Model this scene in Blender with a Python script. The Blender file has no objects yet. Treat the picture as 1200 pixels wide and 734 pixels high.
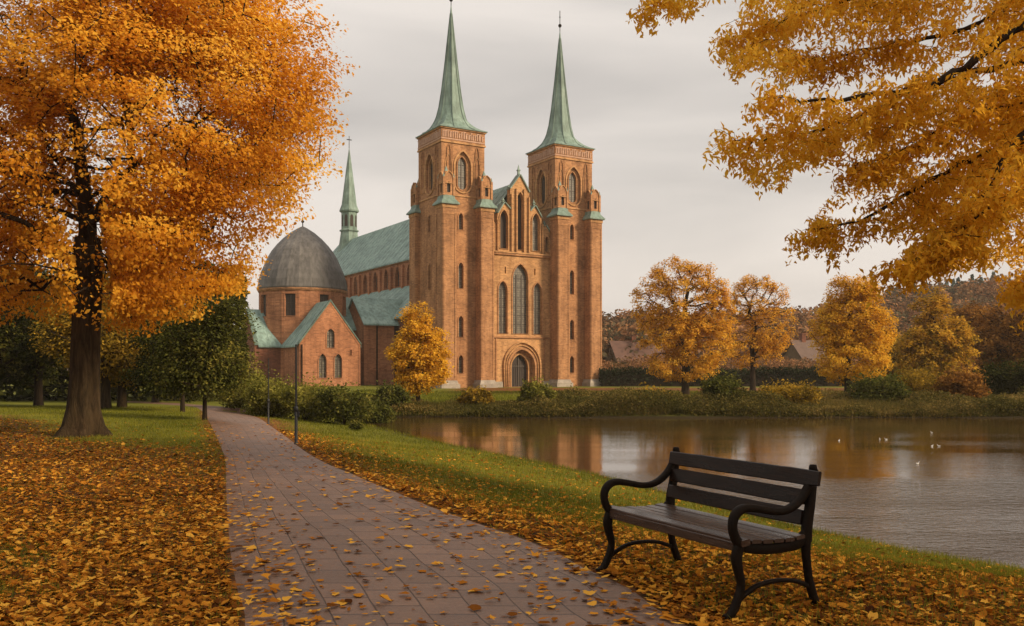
import bpy, math, random
import numpy as np
from mathutils import Vector, Matrix
from mathutils.geometry import tessellate_polygon
random.seed(7); RNG = np.random.default_rng(11)
scene = bpy.context.scene
COL = scene.collection
R = math.radians

# ------------------------------------------------------------------ camera
FPX, HOR, CAMZ = 1039.0, 430.0, 1.5
cam = bpy.data.cameras.new('camera'); camo = bpy.data.objects.new('camera', cam); COL.objects.link(camo)
camo.location = (0, 0, CAMZ); camo.rotation_euler = (R(90), 0, 0)
cam.sensor_width = 36; cam.lens = FPX/1200*36; cam.shift_y = (HOR-367)/1200
cam.clip_start = 0.05; cam.clip_end = 5000
scene.camera = camo
# ------------------------------------------------------------------ world
SUN_AZ, SUN_EL = R(112), R(30)      # compass-like: direction to the sun in x,y = (sin, cos)
w = bpy.data.worlds.new('World'); scene.world = w; w.use_nodes = True
nt = w.node_tree; N = nt.nodes; Lk = nt.links; N.clear()
out = N.new('ShaderNodeOutputWorld'); bg = N.new('ShaderNodeBackground')
sky = N.new('ShaderNodeTexSky'); sky.sky_type = 'NISHITA'; sky.sun_disc = False
sky.sun_elevation = SUN_EL; sky.sun_rotation = SUN_AZ; sky.dust_density = 3; sky.air_density = 1.5
tc = N.new('ShaderNodeTexCoord'); sep = N.new('ShaderNodeSeparateXYZ')
Lk.new(tc.outputs['Generated'], sep.inputs[0])
mp = N.new('ShaderNodeMapping'); mp.inputs['Scale'].default_value = (1.0, 1.0, 4.6)
Lk.new(tc.outputs['Generated'], mp.inputs[0])
n1 = N.new('ShaderNodeTexNoise'); n1.inputs['Scale'].default_value = 1.7; n1.inputs['Detail'].default_value = 7
n1.inputs['Roughness'].default_value = 0.48; n1.inputs['Distortion'].default_value = 0.35
Lk.new(mp.outputs[0], n1.inputs['Vector'])
cr = N.new('ShaderNodeValToRGB')
cr.color_ramp.elements[0].position = 0.36; cr.color_ramp.elements[0].color = (5.2, 4.88, 4.6, 1)
cr.color_ramp.elements[1].position = 0.64; cr.color_ramp.elements[1].color = (7.7, 7.1, 6.55, 1)
Lk.new(n1.outputs['Fac'], cr.inputs[0])
zr = N.new('ShaderNodeMapRange'); zr.inputs['From Min'].default_value = 0.35; zr.inputs['From Max'].default_value = 1.0
zr.inputs['To Min'].default_value = 1.0; zr.inputs['To Max'].default_value = 1.35
Lk.new(sep.outputs['Z'], zr.inputs['Value'])
mul = N.new('ShaderNodeVectorMath'); mul.operation = 'SCALE'
Lk.new(cr.outputs[0], mul.inputs[0]); Lk.new(zr.outputs[0], mul.inputs['Scale'])
mx = N.new('ShaderNodeMixRGB'); mx.inputs[0].default_value = 0.93
Lk.new(sky.outputs[0], mx.inputs[1]); Lk.new(mul.outputs[0], mx.inputs[2])
Lk.new(mx.outputs[0], bg.inputs['Color']); bg.inputs['Strength'].default_value = 0.105
Lk.new(bg.outputs[0], out.inputs['Surface'])
# ------------------------------------------------------------------ sun
sl = bpy.data.lights.new('sun', 'SUN'); so = bpy.data.objects.new('sun', sl); COL.objects.link(so)
sl.energy = 4.4; sl.angle = R(10); sl.color = (1.0, 0.80, 0.56)
sd = Vector((math.sin(SUN_AZ)*math.cos(SUN_EL), math.cos(SUN_AZ)*math.cos(SUN_EL), math.sin(SUN_EL)))
so.rotation_euler = sd.to_track_quat('Z', 'Y').to_euler()
# ------------------------------------------------------------------ exposure
vs = scene.view_settings
scene.display_settings.display_device = 'sRGB'
vs.view_transform = 'Standard'; vs.look = 'None'; vs.gamma = 1; vs.exposure = 0.12; vs.use_curve_mapping = False
scene.cycles.use_denoising = True
scene.cycles.max_bounces = 6; scene.cycles.transmission_bounces = 3; scene.cycles.diffuse_bounces = 3
scene.cycles.glossy_bounces = 3

# ================================================================== helpers
def tag(o, label=None, cat=None, group=None, kind=None):
    if label: o['label'] = label
    if cat: o['category'] = cat
    if group: o['group'] = group
    if kind: o['kind'] = kind
    return o
def empty(name, loc=(0, 0, 0), rz=0, label=None, cat=None, group=None):
    o = bpy.data.objects.new(name, None); COL.objects.link(o); o.location = loc; o.rotation_euler = (0, 0, rz)
    return tag(o, label, cat, group)
def copy_tree(o, parent=None):
    kids = [c for c in bpy.data.objects if c.parent == o]
    c = o.copy(); COL.objects.link(c); c.parent = parent
    for k in kids: copy_tree(k, c)
    return c

class MB:
    def __init__(s): s.v = []; s.f = []; s.m = []; s.s = []
    def add(s, vs_, fs, mat=0, smooth=False):
        b = len(s.v); s.v += [tuple(p) for p in vs_]
        for f in fs: s.f.append(tuple(i+b for i in f)); s.m.append(mat); s.s.append(smooth)
    def box(s, x0, x1, y0, y1, z0, z1, mat=0):
        s.add([(x0,y0,z0),(x1,y0,z0),(x1,y1,z0),(x0,y1,z0),(x0,y0,z1),(x1,y0,z1),(x1,y1,z1),(x0,y1,z1)],
              [(3,2,1,0),(4,5,6,7),(0,1,5,4),(1,2,6,5),(2,3,7,6),(3,0,4,7)], mat)
    def frus(s, x0, x1, y0, y1, z0, z1, ins, mat=0, ins0=0):
        a = ins0; b = ins
        s.add([(x0-a,y0-a,z0),(x1+a,y0-a,z0),(x1+a,y1+a,z0),(x0-a,y1+a,z0),(x0+b,y0+b,z1),(x1-b,y0+b,z1),(x1-b,y1-b,z1),(x0+b,y1-b,z1)],
              [(3,2,1,0),(4,5,6,7),(0,1,5,4),(1,2,6,5),(2,3,7,6),(3,0,4,7)], mat)
    def loft(s, rings, mat=0, cap=True, smooth=True, close=True):
        n = len(rings[0]); vv = [p for r in rings for p in r]; ff = []
        for k in range(len(rings)-1):
            for i in range(n if close else n-1):
                j = (i+1) % n
                ff.append((k*n+i, k*n+j, (k+1)*n+j, (k+1)*n+i))
        s.add(vv, ff, mat, smooth)
        if cap:
            s.add(rings[0], [tuple(range(n))[::-1]], mat); s.add(rings[-1], [tuple(range(n))], mat)
    def tube(s, pts, rad, seg=8, mat=0, cap=True):
        pts = [Vector(p) for p in pts]; rings = []
        if not hasattr(rad, '__len__'): rad = [rad]*len(pts)
        up = None
        for i, p in enumerate(pts):
            d = (pts[min(i+1, len(pts)-1)]-pts[max(i-1, 0)]).normalized()
            if up is None: up = Vector((0,0,1)) if abs(d.z) < .9 else Vector((1,0,0))
            a = d.cross(up).normalized(); b = a.cross(d).normalized(); up = b
            rings.append([p+(a*math.cos(t)+b*math.sin(t))*rad[i] for t in [2*math.pi*k/seg for k in range(seg)]])
        s.loft(rings, mat, cap)
    def lathe(s, prof, seg=24, c=(0,0,0), mat=0, smooth=True, rib=0):
        rings = []
        for r, z in prof:
            rings.append([(c[0]+(r+(rib if k % 2 and r > .3 else 0))*math.cos(2*math.pi*k/seg), c[1]+(r+(rib if k % 2 and r > .3 else 0))*math.sin(2*math.pi*k/seg), c[2]+z) for k in range(seg)])
        s.loft(rings, mat, True, smooth)
    def panel(s, o, ax, n, outline, holes=(), depth=.4, mat=0):
        """upright plate: 2D points (a, z) -> o + a*ax + z*Z; outward normal n; pierced by holes"""
        o = Vector(o); ax = Vector(ax).normalized(); n = Vector(n).normalized()
        loops = [list(outline)]+[list(h) for h in holes]
        flat = [p for l in loops for p in l]
        P = lambda p, d: o+ax*p[0]+Vector((0,0,p[1]))-n*d
        tri = tessellate_polygon([[Vector((p[0], p[1], 0)) for p in l] for l in loops])
        m = len(flat)
        fs = [tuple(t) for t in tri]+[tuple(i+m for i in reversed(t)) for t in tri]
        b = 0
        for l in loops:
            k = len(l)
            for i in range(k): fs.append((b+i, b+(i+1) % k, b+(i+1) % k+m, b+i+m))
            b += k
        s.add([P(p, 0) for p in flat]+[P(p, depth) for p in flat], fs, mat)
    def ring(s, o, ax, n, poly, w, out_, mat=0, back=.02):
        """a raised moulding around poly, w wide, standing out_ proud"""
        c = (sum(p[0] for p in poly)/len(poly), sum(p[1] for p in poly)/len(poly))
        k = len(poly); q = []
        for i in range(k):
            a, b_, d = poly[i-1], poly[i], poly[(i+1) % k]
            t = Vector((d[0]-a[0], d[1]-a[1])); t = t.normalized() if t.length else Vector((1,0))
            nn = Vector((t.y, -t.x))
            if nn.dot(Vector((b_[0]-c[0], b_[1]-c[1]))) < 0: nn = -nn
            q.append((b_[0]+nn.x*w, b_[1]+nn.y*w))
        s.panel(Vector(o)+Vector(n).normalized()*out_, ax, n, q, [poly], out_+back, mat)
    def build(s, name, mats, parent=None, normals=True):
        me = bpy.data.meshes.new(name); me.from_pydata(s.v, [], s.f)
        for m in (mats if isinstance(mats, (list, tuple)) else [mats]): me.materials.append(m)
        me.polygons.foreach_set('material_index', s.m); me.polygons.foreach_set('use_smooth', s.s)
        if normals:
            import bmesh
            bm = bmesh.new(); bm.from_mesh(me); bmesh.ops.recalc_face_normals(bm, faces=bm.faces); bm.to_mesh(me); bm.free()
        me.update()
        o = bpy.data.objects.new(name, me); COL.objects.link(o); o.parent = parent
        return o
def np_mesh(name, verts, faces_flat, nper, mats, parent=None, tone=None, smooth=False):
    """fast mesh: verts (n,3), faces with nper vertices each, tone per vertex"""
    me = bpy.data.meshes.new(name); nv = len(verts); nf = len(faces_flat)//nper
    me.vertices.add(nv); me.vertices.foreach_set('co', np.asarray(verts, np.float32).ravel())
    me.loops.add(nf*nper); me.loops.foreach_set('vertex_index', np.asarray(faces_flat, np.int32).ravel())
    me.polygons.add(nf); me.polygons.foreach_set('loop_start', np.arange(0, nf*nper, nper, dtype=np.int32))
    me.polygons.foreach_set('loop_total', np.full(nf, nper, np.int32))
    me.materials.append(mats)
    if smooth: me.polygons.foreach_set('use_smooth', np.ones(nf, bool))
    me.update(calc_edges=True)
    if tone is not None:
        for k, arr in (tone.items() if isinstance(tone, dict) else [('tone', tone)]):
            a = me.attributes.new(k, 'FLOAT', 'POINT'); a.data.foreach_set('value', np.asarray(arr, np.float32))
    o = bpy.data.objects.new(name, me); COL.objects.link(o); o.parent = parent
    return o

_T = RNG.random((64, 64, 64))
def vnoise(x, y, z=0.0, s=1.0):
    x, y, z = [np.asarray(a, float)*s+100 for a in np.broadcast_arrays(x, y, z)]
    i, j, k = np.floor(x).astype(int), np.floor(y).astype(int), np.floor(z).astype(int)
    f = [a-np.floor(a) for a in (x, y, z)]; f = [a*a*(3-2*a) for a in f]
    g = lambda a, b, c: _T[(i+a) % 64, (j+b) % 64, (k+c) % 64]
    l = lambda a, b, t: a+(b-a)*t
    return l(l(l(g(0,0,0), g(1,0,0), f[0]), l(g(0,1,0), g(1,1,0), f[0]), f[1]), l(l(g(0,0,1), g(1,0,1), f[0]), l(g(0,1,1), g(1,1,1), f[0]), f[1]), f[2])
def fbm(x, y, z=0.0, s=1.0): return (vnoise(x,y,z,s)+.5*vnoise(x,y,z,s*2.1)+.25*vnoise(x,y,z,s*4.3))/1.75
def sstep(a, b, x): t = np.clip((x-a)/(b-a), 0, 1); return t*t*(3-2*t)

# ------------------------------------------------------------------ materials
class MatB:
    def __init__(s, name):
        s.m = bpy.data.materials.new(name); s.m.use_nodes = True; s.t = s.m.node_tree; s.n = s.t.nodes
        s.p = s.n['Principled BSDF']; s.out = s.n['Material Output']
    def new(s, t, **kw):
        n = s.n.new(t)
        for k, v in kw.items():
            if k in n.inputs: n.inputs[k].default_value = v
            else: setattr(n, k, v)
        return n
    def L(s, a, b): s.t.links.new(a, b)
    def coord(s, scale=(1,1,1), kind='Object', rot=(0,0,0)):
        t = s.new('ShaderNodeTexCoord'); m = s.new('ShaderNodeMapping'); m.inputs['Scale'].default_value = scale; m.inputs['Rotation'].default_value = rot
        s.L(t.outputs[kind], m.inputs[0]); return m.outputs[0]
    def noise(s, scale, detail=6, rough=.55, vec=None, dist=0):
        n = s.new('ShaderNodeTexNoise'); n.inputs['Scale'].default_value = scale; n.inputs['Detail'].default_value = detail
        n.inputs['Roughness'].default_value = rough; n.inputs['Distortion'].default_value = dist
        s.L(vec if vec is not None else s.coord(), n.inputs['Vector']); return n.outputs['Fac']
    def ramp(s, fac, stops):
        r = s.new('ShaderNodeValToRGB'); e = r.color_ramp.elements
        while len(e) < len(stops): e.new(.5)
        for i, (p, c) in enumerate(stops): e[i].position = p; e[i].color = (*c, 1) if len(c) == 3 else c
        s.L(fac, r.inputs[0]); return r.outputs[0]
    def mix(s, fac, a, b, mode='MIX'):
        m = s.new('ShaderNodeMixRGB', blend_type=mode)
        for i, v in zip((0, 1, 2), (fac, a, b)):
            if hasattr(v, 'links'): s.L(v, m.inputs[i])
            else: m.inputs[i].default_value = v if i == 0 else ((*v, 1) if len(v) == 3 else v)
        return m.outputs[0]
    def bump(s, h, strength=.3, dist=.02):
        b = s.new('ShaderNodeBump'); b.inputs['Strength'].default_value = strength; b.inputs['Distance'].default_value = dist
        s.L(h, b.inputs['Height']); s.L(b.outputs[0], s.p.inputs['Normal']); return b
    def attr(s, name):
        a = s.new('ShaderNodeAttribute'); a.attribute_name = name; return a.outputs['Fac']
    def fin(s, col=None, rough=.8, metal=0, spec=None):
        if col is not None:
            if hasattr(col, 'links'): s.L(col, s.p.inputs['Base Color'])
            else: s.p.inputs['Base Color'].default_value = (*col, 1)
        if hasattr(rough, 'links'): s.L(rough, s.p.inputs['Roughness'])
        else: s.p.inputs['Roughness'].default_value = rough
        s.p.inputs['Metallic'].default_value = metal
        if spec is not None: s.p.inputs['Specular IOR Level'].default_value = spec
        return s.m

def brick_mat(name, c1, c2, c3):
    b = MatB(name)
    co = b.coord((1,1,1))
    # brick courses on upright walls: (u+v, z)
    t = b.new('ShaderNodeTexCoord'); sp = b.new('ShaderNodeSeparateXYZ'); cb = b.new('ShaderNodeCombineXYZ'); ad = b.new('ShaderNodeMath', operation='ADD')
    b.L(t.outputs['Object'], sp.inputs[0]); b.L(sp.outputs['X'], ad.inputs[0]); b.L(sp.outputs['Y'], ad.inputs[1])
    b.L(ad.outputs[0], cb.inputs['X']); b.L(sp.outputs['Z'], cb.inputs['Y'])
    br = b.new('ShaderNodeTexBrick'); br.inputs['Scale'].default_value = 1.0; br.inputs['Brick Width'].default_value = .42; br.inputs['Row Height'].default_value = .17
    br.inputs['Mortar Size'].default_value = .018; br.inputs['Color1'].default_value = (.72,.70,.70,1); br.inputs['Color2'].default_value = (1.2,1.18,1.12,1); br.inputs['Mortar'].default_value = (1.05,1.1,1.15,1)
    b.L(cb.outputs[0], br.inputs['Vector'])
    f = b.noise(.35, 8, .62, co); col = b.ramp(f, [(.3, c1), (.5, c2), (.7, c3)])
    st = b.noise(1.0, 6, .6, b.coord((1.6, 1.6, .16))); stc = b.ramp(st, [(.34, (.74,.71,.69)), (.52, (1,1,1)), (.72, (1.08,1.05,1.0))])
    col = b.mix(1, col, stc, 'MULTIPLY'); col = b.mix(1, col, br.outputs['Color'], 'MULTIPLY')
    f2 = b.noise(5, 5, .7, co); col = b.mix(.7, col, b.ramp(f2, [(.3, (.74,.72,.7)), (.7, (1.18,1.16,1.14))]), 'MULTIPLY')
    b.bump(f2, .35, .05)
    return b.fin(col, .9, spec=.2)
M = {}
M['brick'] = brick_mat('brick', (.25,.125,.060), (.38,.195,.092), (.47,.25,.122))
M['brick_pale'] = brick_mat('brick_pale', (.37,.20,.090), (.47,.262,.118), (.54,.31,.145))
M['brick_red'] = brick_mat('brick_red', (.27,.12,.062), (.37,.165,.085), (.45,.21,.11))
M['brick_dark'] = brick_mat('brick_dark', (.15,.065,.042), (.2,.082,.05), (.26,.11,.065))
def copper(name, a, c, d, seam_axis=(1.6,0,0)):
    b = MatB(name); co = b.coord()
    f = b.noise(.5, 8, .65, co); col = b.ramp(f, [(.3, a), (.5, c), (.72, d)])
    st = b.noise(1.2, 5, .6, b.coord((2.2,2.2,.25))); col = b.mix(.75, col, b.ramp(st, [(.35, (.55,.55,.52)), (.6, (1.1,1.1,1.08))]), 'MULTIPLY')
    b.bump(b.noise(3, 4, .5, b.coord((1,1,.2))), .3, .06)
    return b.fin(col, .62, spec=.35)
M['copper'] = copper('copper', (.10,.15,.125), (.165,.24,.20), (.26,.35,.30))
M['copper_dark'] = copper('copper_dark', (.06,.095,.08), (.11,.165,.135), (.17,.24,.19))
M['copper_blue'] = copper('copper_blue', (.13,.20,.18), (.22,.325,.29), (.32,.43,.385))
M['lead'] = copper('lead', (.085,.08,.075), (.13,.12,.112), (.185,.172,.16))
b = MatB('pale_stone'); M['stone'] = b.fin(b.ramp(b.noise(1.5, 8, .7), [(.3, (.2,.17,.14)), (.7, (.42,.36,.29))]), .9)
b = MatB('frieze_stone'); M['frieze'] = b.fin(b.ramp(b.noise(3, 6, .7), [(.3, (.36,.2,.13)), (.7, (.55,.36,.25))]), .9)
b = MatB('leaded_glass'); br = b.new('ShaderNodeTexBrick'); sp = b.new('ShaderNodeSeparateXYZ'); cb = b.new('ShaderNodeCombineXYZ'); ad = b.new('ShaderNodeMath', operation='ADD'); t = b.new('ShaderNodeTexCoord')
b.L(t.outputs['Object'], sp.inputs[0]); b.L(sp.outputs['X'], ad.inputs[0]); b.L(sp.outputs['Y'], ad.inputs[1]); b.L(ad.outputs[0], cb.inputs['X']); b.L(sp.outputs['Z'], cb.inputs['Y']); b.L(cb.outputs[0], br.inputs['Vector'])
br.offset = 0; br.inputs['Scale'].default_value = 1; br.inputs['Brick Width'].default_value = .3; br.inputs['Row Height'].default_value = .3; br.inputs['Mortar Size'].default_value = .03
br.inputs['Color1'].default_value = (.10,.09,.066,1); br.inputs['Color2'].default_value = (.19,.165,.12,1); br.inputs['Mortar'].default_value = (.05,.04,.03,1)
M['glass'] = b.fin(br.outputs['Color'], .4, spec=.5)
b = MatB('dark_opening'); M['dark'] = b.fin((.035,.024,.018), .8)
b = MatB('door_wood'); M['door'] = b.fin(b.ramp(b.noise(2, 5, .6, b.coord((8,8,.5))), [(.3, (.03,.02,.014)), (.7, (.075,.055,.04))]), .6)
b = MatB('black_iron'); f = b.noise(30, 4, .6); b.bump(f, .15, .003); M['iron'] = b.fin(b.ramp(f, [(.3, (.007,.0045,.003)), (.75, (.016,.010,.006))]), .55, 0, .07)
b = MatB('post_paint'); M['post'] = b.fin((.008,.008,.008), .5)
b = MatB('bench_wood'); f = b.noise(7, 8, .65, b.coord((1.2, 14, 14)), .6); f2 = b.noise(3, 3, .5, b.coord((1,3,3)))
col = b.ramp(f, [(.28, (.006,.003,.002)), (.5, (.012,.006,.0036)), (.75, (.028,.014,.008))]); col = b.mix(.6, col, b.ramp(f2, [(.3, (.6,.6,.6)), (.7, (1.3,1.25,1.2))]), 'MULTIPLY')
b.bump(f, .5, .004); M['wood'] = b.fin(col, b.ramp(f2, [(.3, (.2,)*3), (.7, (.42,)*3)]), 0, .2)
b = MatB('worn_seat_wood_highlit'); f = b.noise(6, 8, .7, b.coord((1.0, 20, 20)), .5); f2 = b.noise(2.5, 3, .5, b.coord((1,4,4)))
b.bump(f, .5, .003); M['seat_wood'] = b.fin(b.ramp(f, [(.3, (.012,.006,.004)), (.5, (.04,.021,.013)), (.72, (.10,.06,.04))]), b.ramp(f2, [(.3, (.2,)*3), (.7, (.38,)*3)]), 0, .5)  # seat highlights put into the lighter streaks of this worn wood's colour
def bark(name, a, c):
    b = MatB(name); f = b.noise(5, 9, .68, b.coord((1.6,1.6,.28)), 1.2); g = b.noise(1.2, 4, .5)
    col = b.ramp(f, [(.32, a), (.68, c)]); col = b.mix(.55, col, b.ramp(g, [(.35, (.75,.8,.6)), (.65, (1.15,1.1,1))]), 'MULTIPLY')
    b.bump(f, .9, .05); return b.fin(col, .95, spec=.1)
M['bark'] = bark('bark', (.012,.008,.005), (.075,.05,.027))
M['bark_dark'] = bark('bark_dark', (.014,.01,.007), (.05,.033,.021))
def leafmat(name, stops, transl=.35, nscale=.5):
    m = bpy.data.materials.new(name); m.use_nodes = True; n = m.node_tree.nodes; l = m.node_tree.links; n.clear()
    a = n.new('ShaderNodeAttribute'); a.attribute_name = 'tone'
    r = n.new('ShaderNodeValToRGB'); e = r.color_ramp.elements
    while len(e) < len(stops): e.new(.5)
    for i, (p, c) in enumerate(stops): e[i].position = p; e[i].color = (*c, 1)
    l.new(a.outputs['Fac'], r.inputs[0])
    d = n.new('ShaderNodeBsdfDiffuse'); t = n.new('ShaderNodeBsdfTranslucent'); x = n.new('ShaderNodeMixShader'); x.inputs[0].default_value = transl
    l.new(r.outputs[0], d.inputs[0]); l.new(r.outputs[0], t.inputs[0]); l.new(d.outputs[0], x.inputs[1]); l.new(t.outputs[0], x.inputs[2])
    o = n.new('ShaderNodeOutputMaterial'); l.new(x.outputs[0], o.inputs[0]); return m
M['leaf_orange'] = leafmat('leaf_orange', [(.05, (.46,.18,.016)), (.4, (.71,.322,.028)), (.75, (.81,.44,.045)), (1, (.88,.55,.08))], .57)
M['leaf_gold'] = leafmat('leaf_gold', [(.05, (.60,.30,.026)), (.5, (.90,.52,.046)), (1, (.95,.66,.09))], .64)
M['leaf_rust'] = leafmat('leaf_rust', [(.05, (.42,.20,.022)), (.5, (.72,.37,.038)), (1, (.86,.53,.07))], .45)
M['leaf_amber'] = leafmat('leaf_amber', [(.05, (.44,.22,.02)), (.5, (.76,.42,.036)), (1, (.88,.57,.07))], .45)
M['leaf_olive'] = leafmat('leaf_olive', [(.1, (.10,.07,.012)), (.5, (.28,.18,.022)), (1, (.55,.33,.04))])
M['leaf_bush'] = leafmat('leaf_bush', [(.1, (.08,.08,.016)), (.5, (.21,.20,.035)), (1, (.42,.36,.08))], .35)
M['leaf_mix'] = leafmat('leaf_mix', [(.05, (.10,.085,.014)), (.35, (.32,.20,.022)), (.6, (.55,.30,.03)), (1, (.72,.42,.05))], .45)
M['leaf_brown'] = leafmat('leaf_brown', [(.1, (.11,.055,.016)), (.5, (.30,.135,.030)), (1, (.50,.25,.05))])
M['leaf_green'] = leafmat('leaf_green', [(.1, (.016,.02,.006)), (.55, (.05,.054,.012)), (1, (.14,.12,.02))], .25)
M['leaf_midgreen'] = leafmat('leaf_midgreen', [(.1, (.035,.04,.010)), (.55, (.10,.105,.022)), (1, (.24,.20,.04))], .3)
M['leaf_conifer'] = leafmat('leaf_conifer', [(.1, (.07,.10,.085)), (.6, (.14,.19,.165)), (1, (.22,.28,.24))], .1)
M['leaf_forest'] = leafmat('leaf_forest', [(.05, (.10,.085,.045)), (.3, (.18,.11,.055)), (.6, (.27,.13,.06)), (1, (.38,.19,.08))], .2)
M['leaf_hedge'] = leafmat('leaf_hedge', [(.1, (.01,.016,.007)), (1, (.04,.05,.017))], .1)
M['reed'] = leafmat('reed', [(.0, (.04,.042,.010)), (.5, (.115,.095,.024)), (1, (.25,.17,.05))], .3)
M['grass'] = leafmat('grass', [(.0, (.065,.072,.009)), (.5, (.165,.17,.018)), (1, (.31,.27,.04))], .35)
M['fallen'] = leafmat('fallen', [(.0, (.05,.018,.008)), (.35, (.17,.058,.012)), (.62, (.42,.150,.017)), (.85, (.64,.27,.03)), (1, (.74,.38,.055))], .15)

# ================================================================== ground
SHORE = [(-9.6,51.2),(-8.4,47.0),(-6.75,43.8),(-4.2,37.5),(-1.2,31.3),(.8,27.6),(2.34,24.3),(3.4,21.5),(4.24,19.2),(5.43,16.1),(6.5,14.06),(7.43,12.9),(9.0,11.8),(12,11.0),(30,9.5),(95,8),(95,51),(60,51.6),(30,51.0),(20,51.6),(10,50.8),(0,51.4),(-5,52.2)]
SH = np.array(SHORE)
WZ, LOW = -1.45, -1.2
def shore_dist(x, y):
    x = np.asarray(x, float); y = np.asarray(y, float); d = np.full(x.shape, 1e9); ins = np.zeros(x.shape, bool)
    for i in range(len(SH)):
        a = SH[i]; b_ = SH[(i+1) % len(SH)]; e = b_-a; L2 = e@e
        t = np.clip(((x-a[0])*e[0]+(y-a[1])*e[1])/L2, 0, 1)
        d = np.minimum(d, np.hypot(x-a[0]-t*e[0], y-a[1]-t*e[1]))
        c = ((a[1] > y) != (b_[1] > y)) & (x < (b_[0]-a[0])*(y-a[1])/(b_[1]-a[1]+1e-12)+a[0]); ins ^= c
    return np.where(ins, -d, d)
def gz(x, y):
    x = np.asarray(x, float); y = np.asarray(y, float)
    land = np.clip(-0.0215*(y-8), LOW, 0)
    left = sstep(-6, -22, x)*sstep(12, 30, y)*.25
    land = np.minimum(land+left, 0.05)+.03*(fbm(x, y, 0, .35)-.5)*sstep(4, 9, y)
    d = shore_dist(x, y); W = np.where(y > 46, 2.2, 8.2)
    t = np.clip(d/W, 0, 1)
    z = WZ+(land-WZ)*np.where(y > 46, 1-(1-t)**1.6, .86*t+.14*t*t*(3-2*t))
    z = np.where(d < 0, WZ+np.maximum(d*.35, -.9), z)
    return z+sstep(150, 420, y)*sstep(-120, 120, x)*0
def unp(px, py):
    k = (np.asarray(px, float)-600)/FPX; s = (np.asarray(py, float)-HOR)/FPX
    Y = CAMZ/s
    for _ in range(60): Y = .5*Y+.5*(CAMZ-gz(k*Y, Y))/s
    return k*Y, Y
# path edges, from near to far
PL = [(-.3,-1.0),(-.65,1.2),(-1.1,3.2)]; PR = [(3.6,-1.0),(2.9,1.2),(1.95,3.2)]
for py, xl, xr in [(734,278,815),(690,270,745),(665,266,690),(640,263,640),(600,262,525),(575,262,462),(560,262,425),(540,262,378),(520,256,347),(505,249,326),(495,244,312),(488,240,298),(482,236,284),(477,226,262)]:
    a = unp(xl, py); c = unp(xr, py); PL.append((float(a[0]), float(a[1]))); PR.append((float(c[0]), float(c[1])))
for k in range(1, 5):
    PL.append((PL[-1][0]-2.4, PL[-1][1]+3.0)); PR.append((PR[-1][0]-2.7, PR[-1][1]+3.4))
def resample(P, n):
    P = np.array(P); 
    s = np.linspace(0, len(P)-1, n); i = np.minimum(s.astype(int), len(P)-2); t = (s-i)[:, None]
    p0 = P[np.maximum(i-1, 0)]; p1 = P[i]; p2 = P[i+1]; p3 = P[np.minimum(i+2, len(P)-1)]
    return .5*((2*p1)+(-p0+p2)*t+(2*p0-5*p1+4*p2-p3)*t**2+(-p0+3*p1-3*p2+p3)*t**3)
NP_ = 420
EL = resample(PL, NP_); ER = resample(PR, NP_)
_iy = np.argsort(EL[:,1]); _jy = np.argsort(ER[:,1])
_dl = np.gradient(EL[_iy,0], EL[_iy,1]+np.arange(NP_)*1e-9); _dr = np.gradient(ER[_jy,0], ER[_jy,1]+np.arange(NP_)*1e-9)
def edge_dist(x, y):
    """signed metres outside the path (negative inside), and side (-1 left, +1 right)"""
    x = np.asarray(x, float).ravel(); y = np.asarray(y, float).ravel()
    xl = np.interp(y, EL[_iy,1], EL[_iy,0]); xr = np.interp(y, ER[_jy,1], ER[_jy,0])
    dl = (xl-x)/np.sqrt(1+np.interp(y, EL[_iy,1], _dl)**2); dr = (x-xr)/np.sqrt(1+np.interp(y, ER[_jy,1], _dr)**2)
    d = np.maximum(dl, dr); d = np.where((y > EL[-1,1]) | (y < -1), 9.0, d)
    return d, np.where(x < (xl+xr)/2, -1, 1)
def litter(x, y):
    """how thickly leaves cover the ground, 0..1"""
    x = np.asarray(x, float).ravel(); y = np.asarray(y, float).ravel()
    d, side = edge_dist(x, y); n = fbm(x, y, 3.0, .55); n2 = fbm(x, y, 9.0, 1.7)
    A = np.array((-21, 35.)); B = np.array((-5.6, 16.0)); e = B-A; e = e/np.hypot(*e)
    s = -((x-A[0])*(-e[1])+(y-A[1])*e[0])     # >0 towards the camera
    left = .10+.85*sstep(-2.2, 1.8, s+(n-.5)*4)
    left = left*np.clip(1.22-1.15*sstep(.50, .80, n2)*sstep(1, 5, s)*sstep(.5,2,d), 0, 1)
    left = np.maximum(left, .8*np.exp(-np.maximum(d, 0)/.5))
    ds = shore_dist(x, y)
    near = 1-sstep(8.0, 11.5, y+(n-.5)*3)
    right = .21*sstep(14, 30, y)*0+.27+.8*np.exp(-np.maximum(d, 0)/(.55+.75*n))
    right = np.maximum(right, near*(.72-.60*sstep(5.0, 1.6, ds)*sstep(.30, .52, n2)))
    right = np.where(x > 2.2, np.maximum(right, .35*(1-sstep(11, 15, y))), right)
    r = np.where(side < 0, left, right)
    far = sstep(40, 48, y); strip = sstep(78, 92, y)*(1-sstep(108, 120, y))
    r = r*(1-far)+far*(.05+.85*strip*sstep(-12,-2,x))
    return np.clip(r, 0, 1)

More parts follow.
